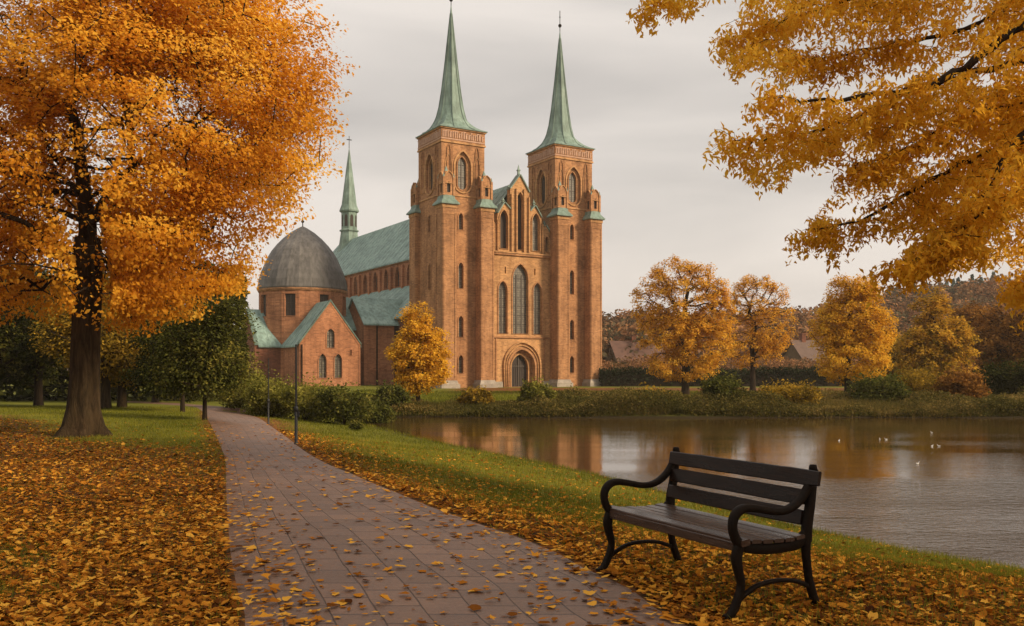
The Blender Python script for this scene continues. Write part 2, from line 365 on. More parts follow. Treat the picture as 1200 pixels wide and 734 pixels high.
# one sheet, fine near the camera and coarse at the horizon
ys = np.concatenate([np.arange(-12, 3, .8), np.geomspace(3, 130, 330), np.geomspace(133, 3000, 40)])
us = np.concatenate([-np.geomspace(14, 1.25, 26), np.linspace(-1.2, 1.2, 380), np.geomspace(1.25, 14, 26)])
Yg, Ug = np.meshgrid(ys, us, indexing='ij'); Xg = Ug*(np.maximum(Yg, 3)*.62+4.0)
zg = np.empty(Xg.shape)
for i in range(Xg.shape[0]): zg[i] = gz(Xg[i], Yg[i])
ni, nj = Xg.shape
Vg = np.stack([Xg, Yg, zg], -1).reshape(-1, 3)
idx = np.arange(ni*nj).reshape(ni, nj)
Fg = np.stack([idx[:-1,:-1], idx[:-1,1:], idx[1:,1:], idx[1:,:-1]], -1).reshape(-1)
lit = np.concatenate([litter(Xg[i], Yg[i]) for i in range(ni)])
dsh = np.concatenate([shore_dist(Xg[i], Yg[i]) for i in range(ni)])
b = MatB('ground_soil_and_grass')
co = b.coord()
g1 = b.noise(1.6, 8, .65, co); g2 = b.noise(18, 5, .7, co)
grass = b.ramp(g1, [(.3, (.07,.074,.010)), (.5, (.12,.122,.014)), (.72, (.19,.175,.024))])
grass = b.mix(.8, grass, b.ramp(g2, [(.3, (.55,.55,.5)), (.7, (1.4,1.4,1.3))]), 'MULTIPLY')
v = b.new('ShaderNodeTexVoronoi'); v.inputs['Scale'].default_value = 11; v.inputs['Randomness'].default_value = 1
b.L(co, v.inputs['Vector'])
sepc = b.new('ShaderNodeSeparateColor'); b.L(v.outputs['Color'], sepc.inputs[0])
lcol = b.ramp(sepc.outputs[0], [(.0, (.05,.02,.008)), (.35, (.13,.046,.010)), (.65, (.28,.10,.014)), (1, (.42,.17,.022))])
soil = b.ramp(g2, [(.3, (.03,.017,.009)), (.7, (.10,.055,.02))])
lit_a = b.attr('litter')
lc = b.mix(b.ramp(b.noise(6, 5, .6, co), [(.42, (0,0,0)), (.56, (1,1,1))]), soil, lcol)
thr = b.new('ShaderNodeMath', operation='MULTIPLY_ADD'); b.L(b.noise(5, 7, .7, co), thr.inputs[0]); thr.inputs[1].default_value = 1.5; thr.inputs[2].default_value = -.75
ad = b.new('ShaderNodeMath', operation='ADD'); b.L(lit_a, ad.inputs[0]); b.L(thr.outputs[0], ad.inputs[1])
mk = b.ramp(ad.outputs[0], [(.36, (0,0,0)), (.62, (1,1,1))])
col = b.mix(mk, grass, lc)
col = b.mix(b.ramp(b.attr('shore'), [(.0, (1,1,1)), (.6, (1,1,1)), (.8, (0,0,0))]), col, (.03,.022,.01))
b.bump(g2, .6, .03)
M['ground'] = b.fin(col, .95, spec=.1)
go = np_mesh('ground', Vg, Fg, 4, M['ground'], tone={'litter': lit, 'shore': np.clip(.5+dsh*.5, 0, 1)}, smooth=True)
tag(go, kind='structure')

# path
nt_ = 26
Tt = np.linspace(0, 1, nt_)
PX = EL[:, None, 0]*(1-Tt)+ER[:, None, 0]*Tt; PY = EL[:, None, 1]*(1-Tt)+ER[:, None, 1]*Tt
PZ = np.array([gz(PX[i], PY[i]) for i in range(NP_)])+.022-.03*np.abs(Tt*2-1)**12
mid = (EL+ER)/2; sl_ = np.concatenate([[0], np.cumsum(np.hypot(*np.diff(mid, axis=0).T))])
idx = np.arange(NP_*nt_).reshape(NP_, nt_)
Fp = np.stack([idx[:-1,:-1], idx[:-1,1:], idx[1:,1:], idx[1:,:-1]], -1).reshape(-1)
po = np_mesh('path', np.stack([PX, PY, PZ], -1).reshape(-1, 3), Fp, 4, None, tone={'along': np.repeat(sl_, nt_), 'across': np.tile(Tt, NP_)}, smooth=True)
b = MatB('brick_pavers'); cb = b.new('ShaderNodeCombineXYZ')
wob = b.noise(.9, 3, .5); wv = b.new('ShaderNodeMath', operation='MULTIPLY_ADD'); b.L(wob, wv.inputs[0]); wv.inputs[1].default_value = .22
sc9 = b.new('ShaderNodeMath', operation='MULTIPLY'); b.L(b.attr('across'), sc9.inputs[0]); sc9.inputs[1].default_value = 9.0; b.L(sc9.outputs[0], wv.inputs[2])
b.L(b.attr('along'), cb.inputs['X']); b.L(wv.outputs[0], cb.inputs['Y'])
br = b.new('ShaderNodeTexBrick'); br.inputs['Scale'].default_value = 1; br.inputs['Brick Width'].default_value = .62; br.inputs['Row Height'].default_value = 1.0; br.inputs['Mortar Size'].default_value = .022; br.inputs['Mortar Smooth'].default_value = .3
br.inputs['Color1'].default_value = (.14,.095,.075,1); br.inputs['Color2'].default_value = (.20,.14,.112,1); br.inputs['Mortar'].default_value = (.045,.03,.022,1)
b.L(cb.outputs[0], br.inputs['Vector'])
# cross joints are faint: long joints are only darkened through a wave over 'across'
fr = b.new('ShaderNodeMath', operation='FRACT'); b.L(wv.outputs[0], fr.inputs[0])
jl = b.ramp(fr.outputs[0], [(.0, (1,1,1)), (.028, (0,0,0)), (.972, (0,0,0)), (1, (1,1,1))])
br2 = b.new('ShaderNodeTexBrick'); br2.offset = .5; br2.inputs['Scale'].default_value = 1; br2.inputs['Brick Width'].default_value = .40; br2.inputs['Row Height'].default_value = 1.0; br2.inputs['Mortar Size'].default_value = .014; br2.inputs['Mortar Smooth'].default_value = .5
br2.inputs['Color1'].default_value = (.72,.70,.68,1); br2.inputs['Color2'].default_value = (1.2,1.16,1.12,1); br2.inputs['Mortar'].default_value = (.30,.26,.22,1); b.L(cb.outputs[0], br2.inputs['Vector'])
g1 = b.noise(2.2, 8, .7); g2 = b.noise(30, 5, .7)
col = b.ramp(g1, [(.3, (.125,.064,.037)), (.7, (.205,.122,.078))])
col = b.mix(.8, col, br2.outputs['Color'], 'MULTIPLY'); col = b.mix(.6, col, b.ramp(g2, [(.3, (.7,.7,.7)), (.7, (1.25,1.25,1.25))]), 'MULTIPLY')
col = b.mix(b.mix(1, jl, b.ramp(b.noise(1.5, 4, .6), [(.35, (.35,.35,.35)), (.6, (1,1,1))]), 'MULTIPLY'), col, (.028,.018,.013))
hh = b.mix(1, b.ramp(jl, [(0, (.6,.6,.6)), (1, (0,0,0))]), b.ramp(g2, [(.2, (.0,.0,.0)), (.8, (.4,.4,.4))]), 'ADD'); hh2 = b.mix(.6, hh, br2.outputs['Color'], 'MULTIPLY')
b.bump(hh2, .55, .02); M['path'] = b.fin(col, b.ramp(g1, [(.3, (.42,)*3), (.7, (.62,)*3)]), spec=.5)
po.data.materials.clear(); po.data.materials.append(M['path']); tag(po, kind='structure')

# water
b = MatB('lake_water')
wa = b.noise(1.0, 4, .6, b.coord((2.2, 4.6, 1), rot=(0,0,R(8)))); wb = b.noise(1.0, 3, .5, b.coord((6, 13, 1), rot=(0,0,R(-6)))); wc = b.noise(1, 2, .5, b.coord((.12,.3,1))); sy_ = b.new('ShaderNodeSeparateXYZ'); b.L(b.coord(), sy_.inputs[0]); yr = b.new('ShaderNodeMapRange'); b.L(sy_.outputs['Y'], yr.inputs['Value']); yr.inputs['From Min'].default_value = 14; yr.inputs['From Max'].default_value = 25; yr.inputs['To Min'].default_value = 1.0; yr.inputs['To Max'].default_value = .10
h1 = b.ramp(b.mix(.42, wa, wb), [(.3, (0,0,0)), (.7, (1,1,1))]); h2 = b.mix(1, h1, b.ramp(wc, [(.35, (.2,)*3), (.6, (1,)*3)]), 'MULTIPLY'); h2 = b.mix(1, h2, yr.outputs[0], 'MULTIPLY')
b.bump(h2, .75, .06)
b.p.inputs['IOR'].default_value = 1.42
M['water'] = b.fin((.055,.030,.009), .03, spec=.5)
nx, ny = 60, 30
xs = np.linspace(-12, 94, nx); yy = np.linspace(8.5, 53, ny)
XX, YY = np.meshgrid(xs, yy, indexing='ij'); idx = np.arange(nx*ny).reshape(nx, ny)
wo = np_mesh('water', np.stack([XX, YY, np.full(XX.shape, WZ)], -1).reshape(-1, 3), np.stack([idx[:-1,:-1], idx[1:,:-1], idx[1:,1:], idx[:-1,1:]], -1).reshape(-1), 4, M['water'], smooth=True)
tag(wo, kind='structure')

# far hill
hx = np.linspace(-260, 420, 90); hy = np.linspace(150, 520, 40)
def hillz(x, y):
    top = 10.5+11.5*sstep(60, 165, x)+3*(fbm(x, y, 0, .016)-.5)
    return -1.6+top*sstep(150, 270, y)*(1-.6*sstep(300, 500, y))
XX, YY = np.meshgrid(hx, hy, indexing='ij'); idx = np.arange(90*40).reshape(90, 40)
b = MatB('hill_floor'); M['hill'] = b.fin(b.ramp(b.noise(.08, 6, .6), [(.3, (.05,.04,.018)), (.7, (.13,.075,.03))]), .95)
ho = np_mesh('hill', np.stack([XX, YY, hillz(XX, YY)], -1).reshape(-1, 3), np.stack([idx[:-1,:-1], idx[1:,:-1], idx[1:,1:], idx[:-1,1:]], -1).reshape(-1), 4, M['hill'], smooth=True)
tag(ho, kind='structure')

# ================================================================== cathedral
ANG = R(31)
def gothic(c, z0, z1, hw, n=7, k=1.732, round_bottom=False):
    H = min(hw*k, (z1-z0)*.6); zs = z1-H; Rr = (hw*hw+H*H)/(2*hw)
    p = [(c-hw, z0), (c+hw, z0)]
    if round_bottom:
        p = [(c+hw*math.cos(t), z0+hw-hw*.9*math.sin(-t)*-1 if False else z0+hw+hw*math.sin(t)) for t in [math.pi+math.pi*i/8 for i in range(9)]]
    am = math.atan2(H, Rr-hw)
    for i in range(n+1):
        a = am*i/n; p.append((c+hw-Rr+Rr*math.cos(a), zs+Rr*math.sin(a)))
    for i in range(n-1, -1, -1):
        a = am*i/n; p.append((c-hw+Rr-Rr*math.cos(a), zs+Rr*math.sin(a)))
    return p
def round_arch(c, z0, r, n=14, spring=None):
    zs = z0 if spring is None else spring
    return [(c-r, z0), (c+r, z0)]+[(c+r*math.cos(math.pi*i/n), zs+r*math.sin(math.pi*i/n)) for i in range(n+1)]
def window(name, o, ax, n, poly, recess, parent, bars=True, mats=None, bw=.05):
    m = MB(); o = Vector(o); n = Vector(n).normalized(); ax = Vector(ax).normalized()
    m.panel(o-n*recess, ax, n, poly, (), .05, 0)
    if bars:
        x0 = min(p[0] for p in poly); x1 = max(p[0] for p in poly); z0 = min(p[1] for p in poly); z1 = max(p[1] for p in poly)
        c = (x0+x1)/2; nb = 1 if x1-x0 > .8 else 0
        H = min((x1-x0)/2*1.6, (z1-z0)*.55)
        if nb:
            for xx in ([c] if x1-x0 < 2 else [c-(x1-x0)*.17, c+(x1-x0)*.17]):
                m.panel(o-n*(recess-.06), ax, n, [(xx-bw, z0), (xx+bw, z0), (xx+bw, z1-H*.75 if xx != c else z1-.15), (xx-bw, z1-H*.75 if xx != c else z1-.15)], (), .06, 1)
        k = max(2, int((z1-H-z0)/1.1))
        for i in range(1, k+1):
            zz = z0+(z1-H-z0)*i/k
            m.panel(o-n*(recess-.05), ax, n, [(x0, zz-bw*.6), (x1, zz-bw*.6), (x1, zz+bw*.6), (x0, zz+bw*.6)], (), .05, 1)
    return m.build(name, mats or [M['glass'], M['door']], parent)

cath = empty('cathedral', (-8.58, 110, LOW), ANG, 'red brick cathedral with twin green copper spires standing across the lake', 'cathedral')
U, V_, Wn, Vn, Un = Vector((1,0,0)), Vector((0,1,0)), Vector((-1,0,0)), Vector((0,-1,0)), Vector((1,0,0))
EAVE = 33.0; PC = 23.0
def tower():
    t = MB()
    u0, u1, v0, v1 = .6, 6.8, 1.6, 8.4; uc = (u0+u1)/2; vc = (v0+v1)/2
    slits = [(20.2,22.3,.32),(12.7,16.0,.36),(6.5,9.2,.34),(1.9,4.2,.33)]
    fh = [gothic(uc-.35, a, c, hw) for a, c, hw in slits]+[gothic(uc-.05, 25.0, 30.2, 1.15, round_bottom=True)]
    sh = [gothic(vc, a, c, hw) for a, c, hw in slits[:2]]+[gothic(vc, 25.0, 30.2, 1.15, round_bottom=True)]
    # the four walls, butted end to end
    t.panel((0, v0, 0), U, Vn, [(u0, 0), (u1, 0), (u1, EAVE), (u0, EAVE)], fh, .7)
    t.panel((u0, 0, 0), V_, Wn, [(v0+.7, 0), (v1-.7, 0), (v1-.7, EAVE), (v0+.7, EAVE)], sh, .7)
    t.panel((u1, 0, 0), V_, Un, [(v0+.7, 0), (v1-.7, 0), (v1-.7, EAVE), (v0+.7, EAVE)], (), .7)
    t.panel((0, v1, 0), U, V_, [(u0, 0), (u1, 0), (u1, EAVE), (u0, EAVE)], (), .7)
    for h in fh[:-1]: t.ring((0, v0, 0), U, Vn, h, .14, .07)
    for h in sh[:-1]: t.ring((u0, 0, 0), V_, Wn, h, .14, .07)
    for (o, ax, n, c) in (((0, v0, 0), U, Vn, uc-.05), ((u0, 0, 0), V_, Wn, vc)):
        t.ring(o, ax, n, gothic(c, 25.0, 30.2, 1.15, round_bottom=True), .2, .12, 1)
        # inner stepped order around the louvred opening
        inner = gothic(c, 25.35, 29.55, .62, round_bottom=True)
        t.panel(Vector(o)-Vector(n)*.32, ax, n, gothic(c, 25.0, 30.2, 1.16, round_bottom=True), [inner], .38, 1)
        t.ring(Vector(o)-Vector(n)*.32, ax, n, inner, .16, .12, 0)
        # blind pointed tracery on either side
        for s_ in (-1, 1):
            cx = c+s_*2.05
            t.ring(o, ax, n, gothic(cx, 25.4, 29.6, .42, k=3.2), .1, .09, 1)
            t.ring(o, ax, n, gothic(cx, 26.2, 30.9, .22, k=4.5), .07, .13, 0)
    # string courses and eaves
    for z, o_, h in ((31.1, .14, .22), (32.85, .2, .16), (24.4, .1, .18)):
        t.frus(u0-o_, u1+o_, v0-o_, v1+o_, z, z+h, .0, 1)
    core = t.build('tower', [M['brick'], M['brick_pale']], cath)
    # carved frieze under the eaves
    f = MB(); rr = random.Random(3)
    f.box(u0-.05, u1+.05, v0-.05, v1+.05, 31.36, 32.82, 1)
    for (a0, a1, fixed, front) in ((u0, u1, v0, True), (v0, v1, u0, False)):
        x = a0+.1
        while x < a1-.3:
            wd = rr.uniform(.1, .22); zt = rr.uniform(32.3, 32.65)
            if front: f.box(x, x+wd, fixed-.13, fixed-.04, 31.75, zt, 0); f.box(x, x+wd+.12, fixed-.14, fixed-.045, zt-.06, zt+.05, 0)
            else: f.box(fixed-.13, fixed-.04, x, x+wd, 31.75, zt, 0); f.box(fixed-.14, fixed-.045, x, x+wd+.12, zt-.06, zt+.05, 0)
            x += wd+rr.uniform(.1, .2)
        if front: f.box(a0-.06, a1+.06, fixed-.1, fixed-.04, 31.5, 31.66, 0)
        else: f.box(fixed-.1, fixed-.04, a0-.06, a1+.06, 31.5, 31.66, 0)
    f.build('frieze', [M['frieze'], M['brick']], core)
    # piers at the four corners
    for k, (a0, a1, c0, c1) in enumerate(((0, 1.9, 0, 2.0), (5.43, 7.33, 0, 2.0), (0, 1.9, 8.0, 10.0), (5.43, 7.33, 8.0, 10.0))):
        p = MB(); p.box(a0, a1, c0, c1, 1.0, PC)
        # blind panel on the faces: slightly raised edges
        for (x0, x1) in ((a0+.12, a0+.26), (a1-.26, a1-.12)): p.box(x0, x1, c0-.05, c0+.02, 1.3, 21.9)
        p.box(a0+.26, a1-.26, c0-.05, c0+.02, 21.72, 21.9); 
        for (y0, y1) in ((c0+.12, c0+.26), (c1-.26, c1-.12)): p.box(a0-.05, a0+.02, y0, y1, 1.3, 21.9)
        p.frus(a0-.08, a1+.08, c0-.08, c1+.08, PC-.45, PC-.02, 0, 1)
        p.frus(a0-.35, a1+.35, c0-.35, c1+.35, -.2, .55, 0, 2); p.frus(a0-.22, a1+.22, c0-.22, c1+.22, .55, .98, .15, 2)
        pier = p.build('buttress', [M['brick'], M['brick_pale'], M['stone']], core)
        c = MB(); c.frus(a0-.32, a1+.32, c0-.32, c1+.32, PC, PC+.16, 0, 0)
        c.frus(a0-.32, a1+.32, c0-.32, c1+.32, PC+.16, PC+.75, .45, 0); c.frus(a0+.13, a1-.13, c0+.13, c1-.13, PC+.75, PC+1.15, .05, 0)
        c.build('copper_cap', M['copper'], core)
        # pinnacle: little gabled brick shrine on the cap
        q = MB(); x0, x1, y0, y1 = a0+.25, a1-.25, c0+.25, c1-.25; xc = (x0+x1)/2; yc = (y0+y1)/2; z0 = PC+1.15
        gab = [(-(x1-x0)/2, 0), ((x1-x0)/2, 0), ((x1-x0)/2, 1.9), (.25, 3.0), (-.25, 3.0), (-(x1-x0)/2, 1.9)]
        nich = gothic(0, .35, 1.7, .24)
        for (o, ax, n) in (((xc, y0, z0), U, Vn), ((x0, yc, z0), V_, Wn), ((x1, yc, z0), V_, Un), ((xc, y1, z0), U, V_)):
            q.panel(o, ax, n, gab, [nich], .18, 0)
            q.ring(o, ax, n, gothic(0, 1.55, 2.95, .55, k=1.9), .1, .1, 1)
        q.box(x0+.22, x1-.22, y0+.22, y1-.22, z0, z0+2.0, 2)
        q.frus(x0+.2, x1-.2, y0+.2, y1-.2, z0+2.0, z0+3.1, .3, 0)
        for (xx, yy_) in ((x0, y0), (x1, y0), (x0, y1), (x1, y1)):
            q.box(xx-.13, xx+.13, yy_-.13, yy_+.13, z0-.05, z0+2.25, 0)
            q.frus(xx-.1, xx+.1, yy_-.1, yy_+.1, z0+2.25, z0+2.8, .09, 3)
        q.frus(xc-.2, xc+.2, yc-.2, yc+.2, z0+3.1, z0+3.75, .17, 3)
        q.build('pinnacle', [M['brick'], M['brick_pale'], M['dark'], M['copper']], core)
    # windows
    for (a, c, hw) in slits: window('window', (0, v0, 0), U, Vn, gothic(uc-.35, a, c, hw), .4, core)
    for (a, c, hw) in slits[:2]: window('window', (u0, 0, 0), V_, Wn, gothic(vc, a, c, hw), .4, core)
    window('belfry_window', (0, v0, 0), U, Vn, gothic(uc-.05, 25.35, 29.55, .62, round_bottom=True), .5, core)
    window('belfry_window', (u0, 0, 0), V_, Wn, gothic(vc, 25.35, 29.55, .62, round_bottom=True), .5, core, mats=[M['dark'], M['door']])
    # spire: square eaves flaring into an eight sided needle
    prof = [(0, 3.42, 1), (.12, 3.42, 1), (.35, 3.0, .92), (.75, 2.62, .72), (1.3, 2.35, .42), (1.8, 2.12, .2), (2.4, 1.92, .06), (3.6, 1.62, 0), (5.8, 1.27, 0), (9.4, .83, 0), (12.9, .45, 0), (16.0, .15, 0), (17.0, .05, 0)]
    s = MB(); rings = []
    cx, cy = uc, vc
    for h, a, tt in prof:
        ring = []
        for k in range(16):
            th = 2*math.pi*k/16; ca, sa = math.cos(th), math.sin(th)
            rs = a/max(abs(ca), abs(sa)); th2 = (th % (math.pi/4)); ro = a*.96*math.cos(math.pi/8)/math.cos(min(abs(th2), abs(th2-math.pi/4), ) if False else (0 if k % 2 == 0 else math.pi/8))
            ro *= 1.03
            r = tt*rs+(1-tt)*ro; ring.append((cx+r*ca, cy+r*sa*(1+.09*tt), EAVE+h))
        rings.append(ring)
    s.loft(rings, 0, True, False)
    for k in range(1, 16, 2):   # standing seams on the eight edges
        pts = [Vector(rg[k]) for rg in rings[1:-1]]; s.tube(pts, [.09, .09]+[.07]*(len(pts)-3)+[.03], 5, 1, False)
    sp_ = s.build('spire', [M['copper'], M['copper_dark']], core)
    f = MB(); f.tube([(cx, cy, EAVE+16.8), (cx, cy, EAVE+19.9)], .05, 6, 0)
    f.lathe([(.02, 17.5), (.2, 17.65), (.25, 17.8), (.2, 17.95), (.02, 18.1)], 10, (cx, cy, EAVE), 0)
    f.lathe([(.02, 18.9), (.13, 19.0), (.02, 19.15)], 10, (cx, cy, EAVE), 0)
    f.build('finial', M['iron'], core)
    return core
core = tower()
t2 = copy_tree(core, cath); t2.location = (17.2, 0, 0)

# west front between the towers
m = MB()
wc_ = gothic(12.5, 7.1, 16.4, 1.2); wl = gothic(9.8, 7.1, 14.0, .68); wr = gothic(15.2, 7.1, 14.0, .68)
portal = gothic(12.75, 0.0, 5.0, 2.0, k=1.15); door_a = gothic(12.75, 0.0, 4.35, 1.3, k=1.35)
slot1 = [(10.1, 15.0), (10.3, 15.0), (10.3, 15.9), (10.1, 15.9)]; slot2 = [(14.7, 15.0), (14.9, 15.0), (14.9, 15.9), (14.7, 15.9)]
m.panel((0, 2.0, 0), U, Vn, [(6.9, 0), (10.75, 0), (14.75, 0), (17.7, 0), (17.7, 17.6), (6.9, 17.6)] if False else [(6.9, -.1), (17.7, -.1), (17.7, 17.6), (6.9, 17.6)],
        [wc_, wl, wr, slot1, slot2, [(p[0], p[1] if p[1] > 0 else .02) for p in portal]], .6, 1)
m.panel((0, 2.62, 0), U, Vn, [(10, -.1), (15.5, -.1), (15.5, 5.4), (10, 5.4)], [[(p[0], p[1] if p[1] > 0 else .02) for p in door_a]], .5, 0)
for p_ in (wc_, wl, wr): m.ring((0, 2.0, 0), U, Vn, p_, .16, .09, 0); 
m.ring((0, 2.0, 0), U, Vn, portal, .28, .16, 0); 
big = gothic(12.75, 0.0, 5.9, 2.75, k=1.1); m.ring((0, 2.0, 0), U, Vn, big, .2, .28, 1)
m.ring((0, 2.0, 0), U, Vn, gothic(12.75, 0.0, 5.5, 2.42, k=1.12), .12, .2, 1)
m.ring((0, 2.62, 0), U, Vn, door_a, .2, .12, 1)
m.box(7.4, 17.3, 1.82, 1.98, 6.5, 6.72, 0); m.box(7.4, 17.3, 1.78, 1.97, 17.45, 17.7, 0); m.box(7.4, 17.3, 1.7, 1.96, 17.72, 17.9, 1)
for xx in (8.75, 16.3): m.box(xx-.1, xx+.1, 1.9, 1.985, .9, 6.48, 0)
m.box(6.9, 9.6, 1.65, 1.97, -.2, .75, 2); m.box(15.9, 17.7, 1.65, 1.97, -.2, .75, 2)
# stepped gable
gl = [(7.2, 17.9), (17.4, 17.9), (17.4, 20.8), (16.6, 21.9), (16.2, 21.3), (15.9, 22.9), (14.9, 24.4), (14.15, 23.6), (13.95, 26.1), (12.5, 28.3), (11.0, 26.3), (10.95, 23.6), (10.1, 24.4), (9.1, 22.9), (8.9, 21.3), (8.4, 21.9), (7.2, 20.8)]
gh = [gothic(12.5, 18.3, 26.0, .5, k=2.2), gothic(10.0, 18.3, 23.4, .62, k=2.0), gothic(15.0, 18.3, 23.4, .62, k=2.0), gothic(8.2, 18.3, 20.6, .3), gothic(16.75, 18.3, 20.4, .28)]
m.panel((0, 2.1, 0), U, Vn, gl, gh, .8, 1)
for h in gh: m.ring((0, 2.1, 0), U, Vn, h, .12, .14, 1)
for xx, zz in ((11.15, 25.6), (13.85, 25.4), (9.0, 22.0), (16.0, 22.0), (11.9, 26.4), (13.1, 26.4)): m.box(xx-.09, xx+.09, 1.82, 2.08, 18.0, zz, 1)
front = m.build('west_front', [M['brick'], M['brick_pale'], M['stone']], cath)
for p_ in (wc_, wl, wr): window('lancet_window', (0, 2.0, 0), U, Vn, p_, .42, front, bw=.07)
for h, mt in zip(gh, ('dark', 'dark', 'glass', 'dark', 'dark')): window('gable_opening', (0, 2.1, 0), U, Vn, h, .5, front, bars=False, mats=[M[mt], M['door']])
c = MB()
def coping(a, b_, w_=.12):
    d = Vector((b_[0]-a[0], 0, b_[1]-a[1])); L_ = d.length; d.normalize(); n_ = Vector((-d.z, 0, d.x)); 
    if n_.z < 0: n_ = -n_
    A = Vector((a[0], 0, a[1])); B = Vector((b_[0], 0, b_[1])); P = []
    for y_ in (1.9, 3.0):
        P += [A+Vector((0,y_,0))-n_*.02, B+Vector((0,y_,0))-n_*.02, B+Vector((0,y_,0))+n_*w_, A+Vector((0,y_,0))+n_*w_]
    c.add(P, [(0,1,2,3),(7,6,5,4),(0,4,5,1),(1,5,6,2),(2,6,7,3),(3,7,4,0)])
for i in ((2,3),(5,6),(6,7),(8,9),(9,10),(11,12),(12,13),(15,16)):
    c = MB(); coping(gl[i[0]], gl[i[1]]); c.build('gable_coping', M['copper'], front)
for xx, zz, hh_ in ((12.5, 28.2, 1.5), (11.0, 26.2, .7), (13.95, 26.0, .7), (10.1, 24.3, .8), (14.9, 24.3, 1.0), (16.6, 21.8, .8), (8.4, 21.8, .6)):
    c = MB(); c.frus(xx-.16, xx+.16, 2.3, 2.62, zz, zz+hh_*.45, .04, 0); c.frus(xx-.2, xx+.2, 2.26, 2.66, zz+hh_*.45, zz+hh_*.55, 0, 0); c.frus(xx-.12, xx+.12, 2.34, 2.58, zz+hh_*.55, zz+hh_, .1, 0)
    c.build('finial', M['copper'], front)
d = MB(); d.panel((0, 3.0, 0), U, Vn, [(p[0], p[1]+.02) for p in door_a], (), .08, 0)
for k in range(-3, 4): d.box(12.75+k*.34-.03, 12.75+k*.34+.03, 2.94, 2.998, .1, 3.0, 1)
d.box(11.5, 14.0, 2.92, 2.996, 2.7, 2.85, 1); d.box(12.68, 12.82, 2.9, 2.992, .05, 4.1, 1)
d.build('door', [M['dark'], M['door']], front)

# nave
def gable_roof(mb, u0, u1, v0, v1, ze, zr, th=.22, over=.35, mat=0):
    uc = (u0+u1)/2; hw = (u1-u0)/2; sl = (zr-ze)/hw
    pts = [(u0-over, ze-over*sl), (uc, zr), (u1+over, ze-over*sl), (u1+over, ze-over*sl+th), (uc, zr+th), (u0-over, ze-over*sl+th)]
    A = [(p[0], v0, p[1]) for p in pts]; B = [(p[0], v1, p[1]) for p in pts]
    mb.add(A+B, [(0,1,4,5),(1,2,3,4),(6,11,10,7),(7,10,9,8)]+[(i, (i+1) % 6, (i+1) % 6+6, i+6) for i in range(6)], mat)
    return sl
NV0, NV1, NU0, NU1, NE, NR = 3.1, 70.0, 5.4, 19.4, 18.9, 27.2
n_ = MB(); wins = []
v = 13.0
holes = []
while v < NV1-2: holes.append(gothic(v, 14.9, 18.0, .75)); v += 4.4
n_.panel((NU0, 0, 0), V_, Wn, [(NV0, 0), (NV1, 0), (NV1, NE), (NV0, NE)], holes, .7, 0)
n_.panel((NU1, 0, 0), V_, Un, [(NV0, 0), (NV1, 0), (NV1, NE), (NV0, NE)], (), .7, 0)
n_.panel((0, NV1, 0), U, V_, [(NU0+.75, 0), (NU1-.75, 0), (NU1-.75, NE-.5), ((NU0+NU1)/2, NR-1.3), (NU0+.75, NE-.5)], (), .7, 0)
for i, h in enumerate(holes):
    n_.ring((NU0, 0, 0), V_, Wn, h, .16, .08)
    vv = 15.2+4.4*i
    if vv < NV1-1: n_.box(NU0-.35, NU0+.05, vv-.28, vv+.28, 12.6, 18.0, 0)
n_.box(NU0-.2, NU0-.003, 10.3, NV1, 18.35, 18.6, 1)
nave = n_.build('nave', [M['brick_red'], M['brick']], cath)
for h in holes: window('window', (NU0, 0, 0), V_, Wn, h, .4, nave, mats=[M['dark'], M['door']])
r_ = MB(); sl_n = gable_roof(r_, NU0, NU1, NV0, NV1+.3, NE, NR)
for k in range(40):   # standing seams down the visible slope
    vv = 4+k*1.65; a = Vector((NU0-.33, vv, NE-.33*sl_n+.23)); e = Vector((12.35, vv, NR+.2))
    r_.tube([a, e], .045, 4, 0, False)
r_.build('roof', M['copper_blue'], nave)
# aisle with its lower lean-to roof
a_ = MB(); A0, A1 = 10.3, 64.0; aw = []
v = 13.5
while v < A1-2: aw.append(gothic(v, 3.6, 8.0, .7)); v += 4.6
a_.panel((0, 0, 0), V_, Wn, [(A0, 0), (A1, 0), (A1, 9.6), (A0, 9.6)], aw, .6, 0)
a_.panel((0, A1, 0), U, V_, [(.63, 0), (5.36, 0), (5.36, 13.3), (.63, 9.6)], (), .5, 0)
for k in range(11): a_.box(-.6, -.003, 11.1+4.6*k, 11.9+4.6*k, 0, 8.2, 0)
a_.box(-.15, -.004, A0+.02, A1, 9.1, 9.4, 1)
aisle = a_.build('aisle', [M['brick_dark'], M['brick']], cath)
for h in aw: window('window', (0, 0, 0), V_, Wn, h, .35, aisle, mats=[M['dark'], M['door']])
r_ = MB(); P = [(-.5, 9.25), (5.38, 14.5), (5.38, 14.75), (-.5, 9.5)]
r_.add([(p[0], A0, p[1]) for p in P]+[(p[0], A1+.3, p[1]) for p in P], [(0,1,2,3),(7,6,5,4),(0,4,5,1),(1,5,6,2),(2,6,7,3),(3,7,4,0)])
for k in range(34): r_.tube([(-.48, 10.6+k*1.6, 9.52), (5.3, 10.6+k*1.6, 14.7)], .04, 4, 0, False)
r_.build('roof', M['copper_blue'], aisle)
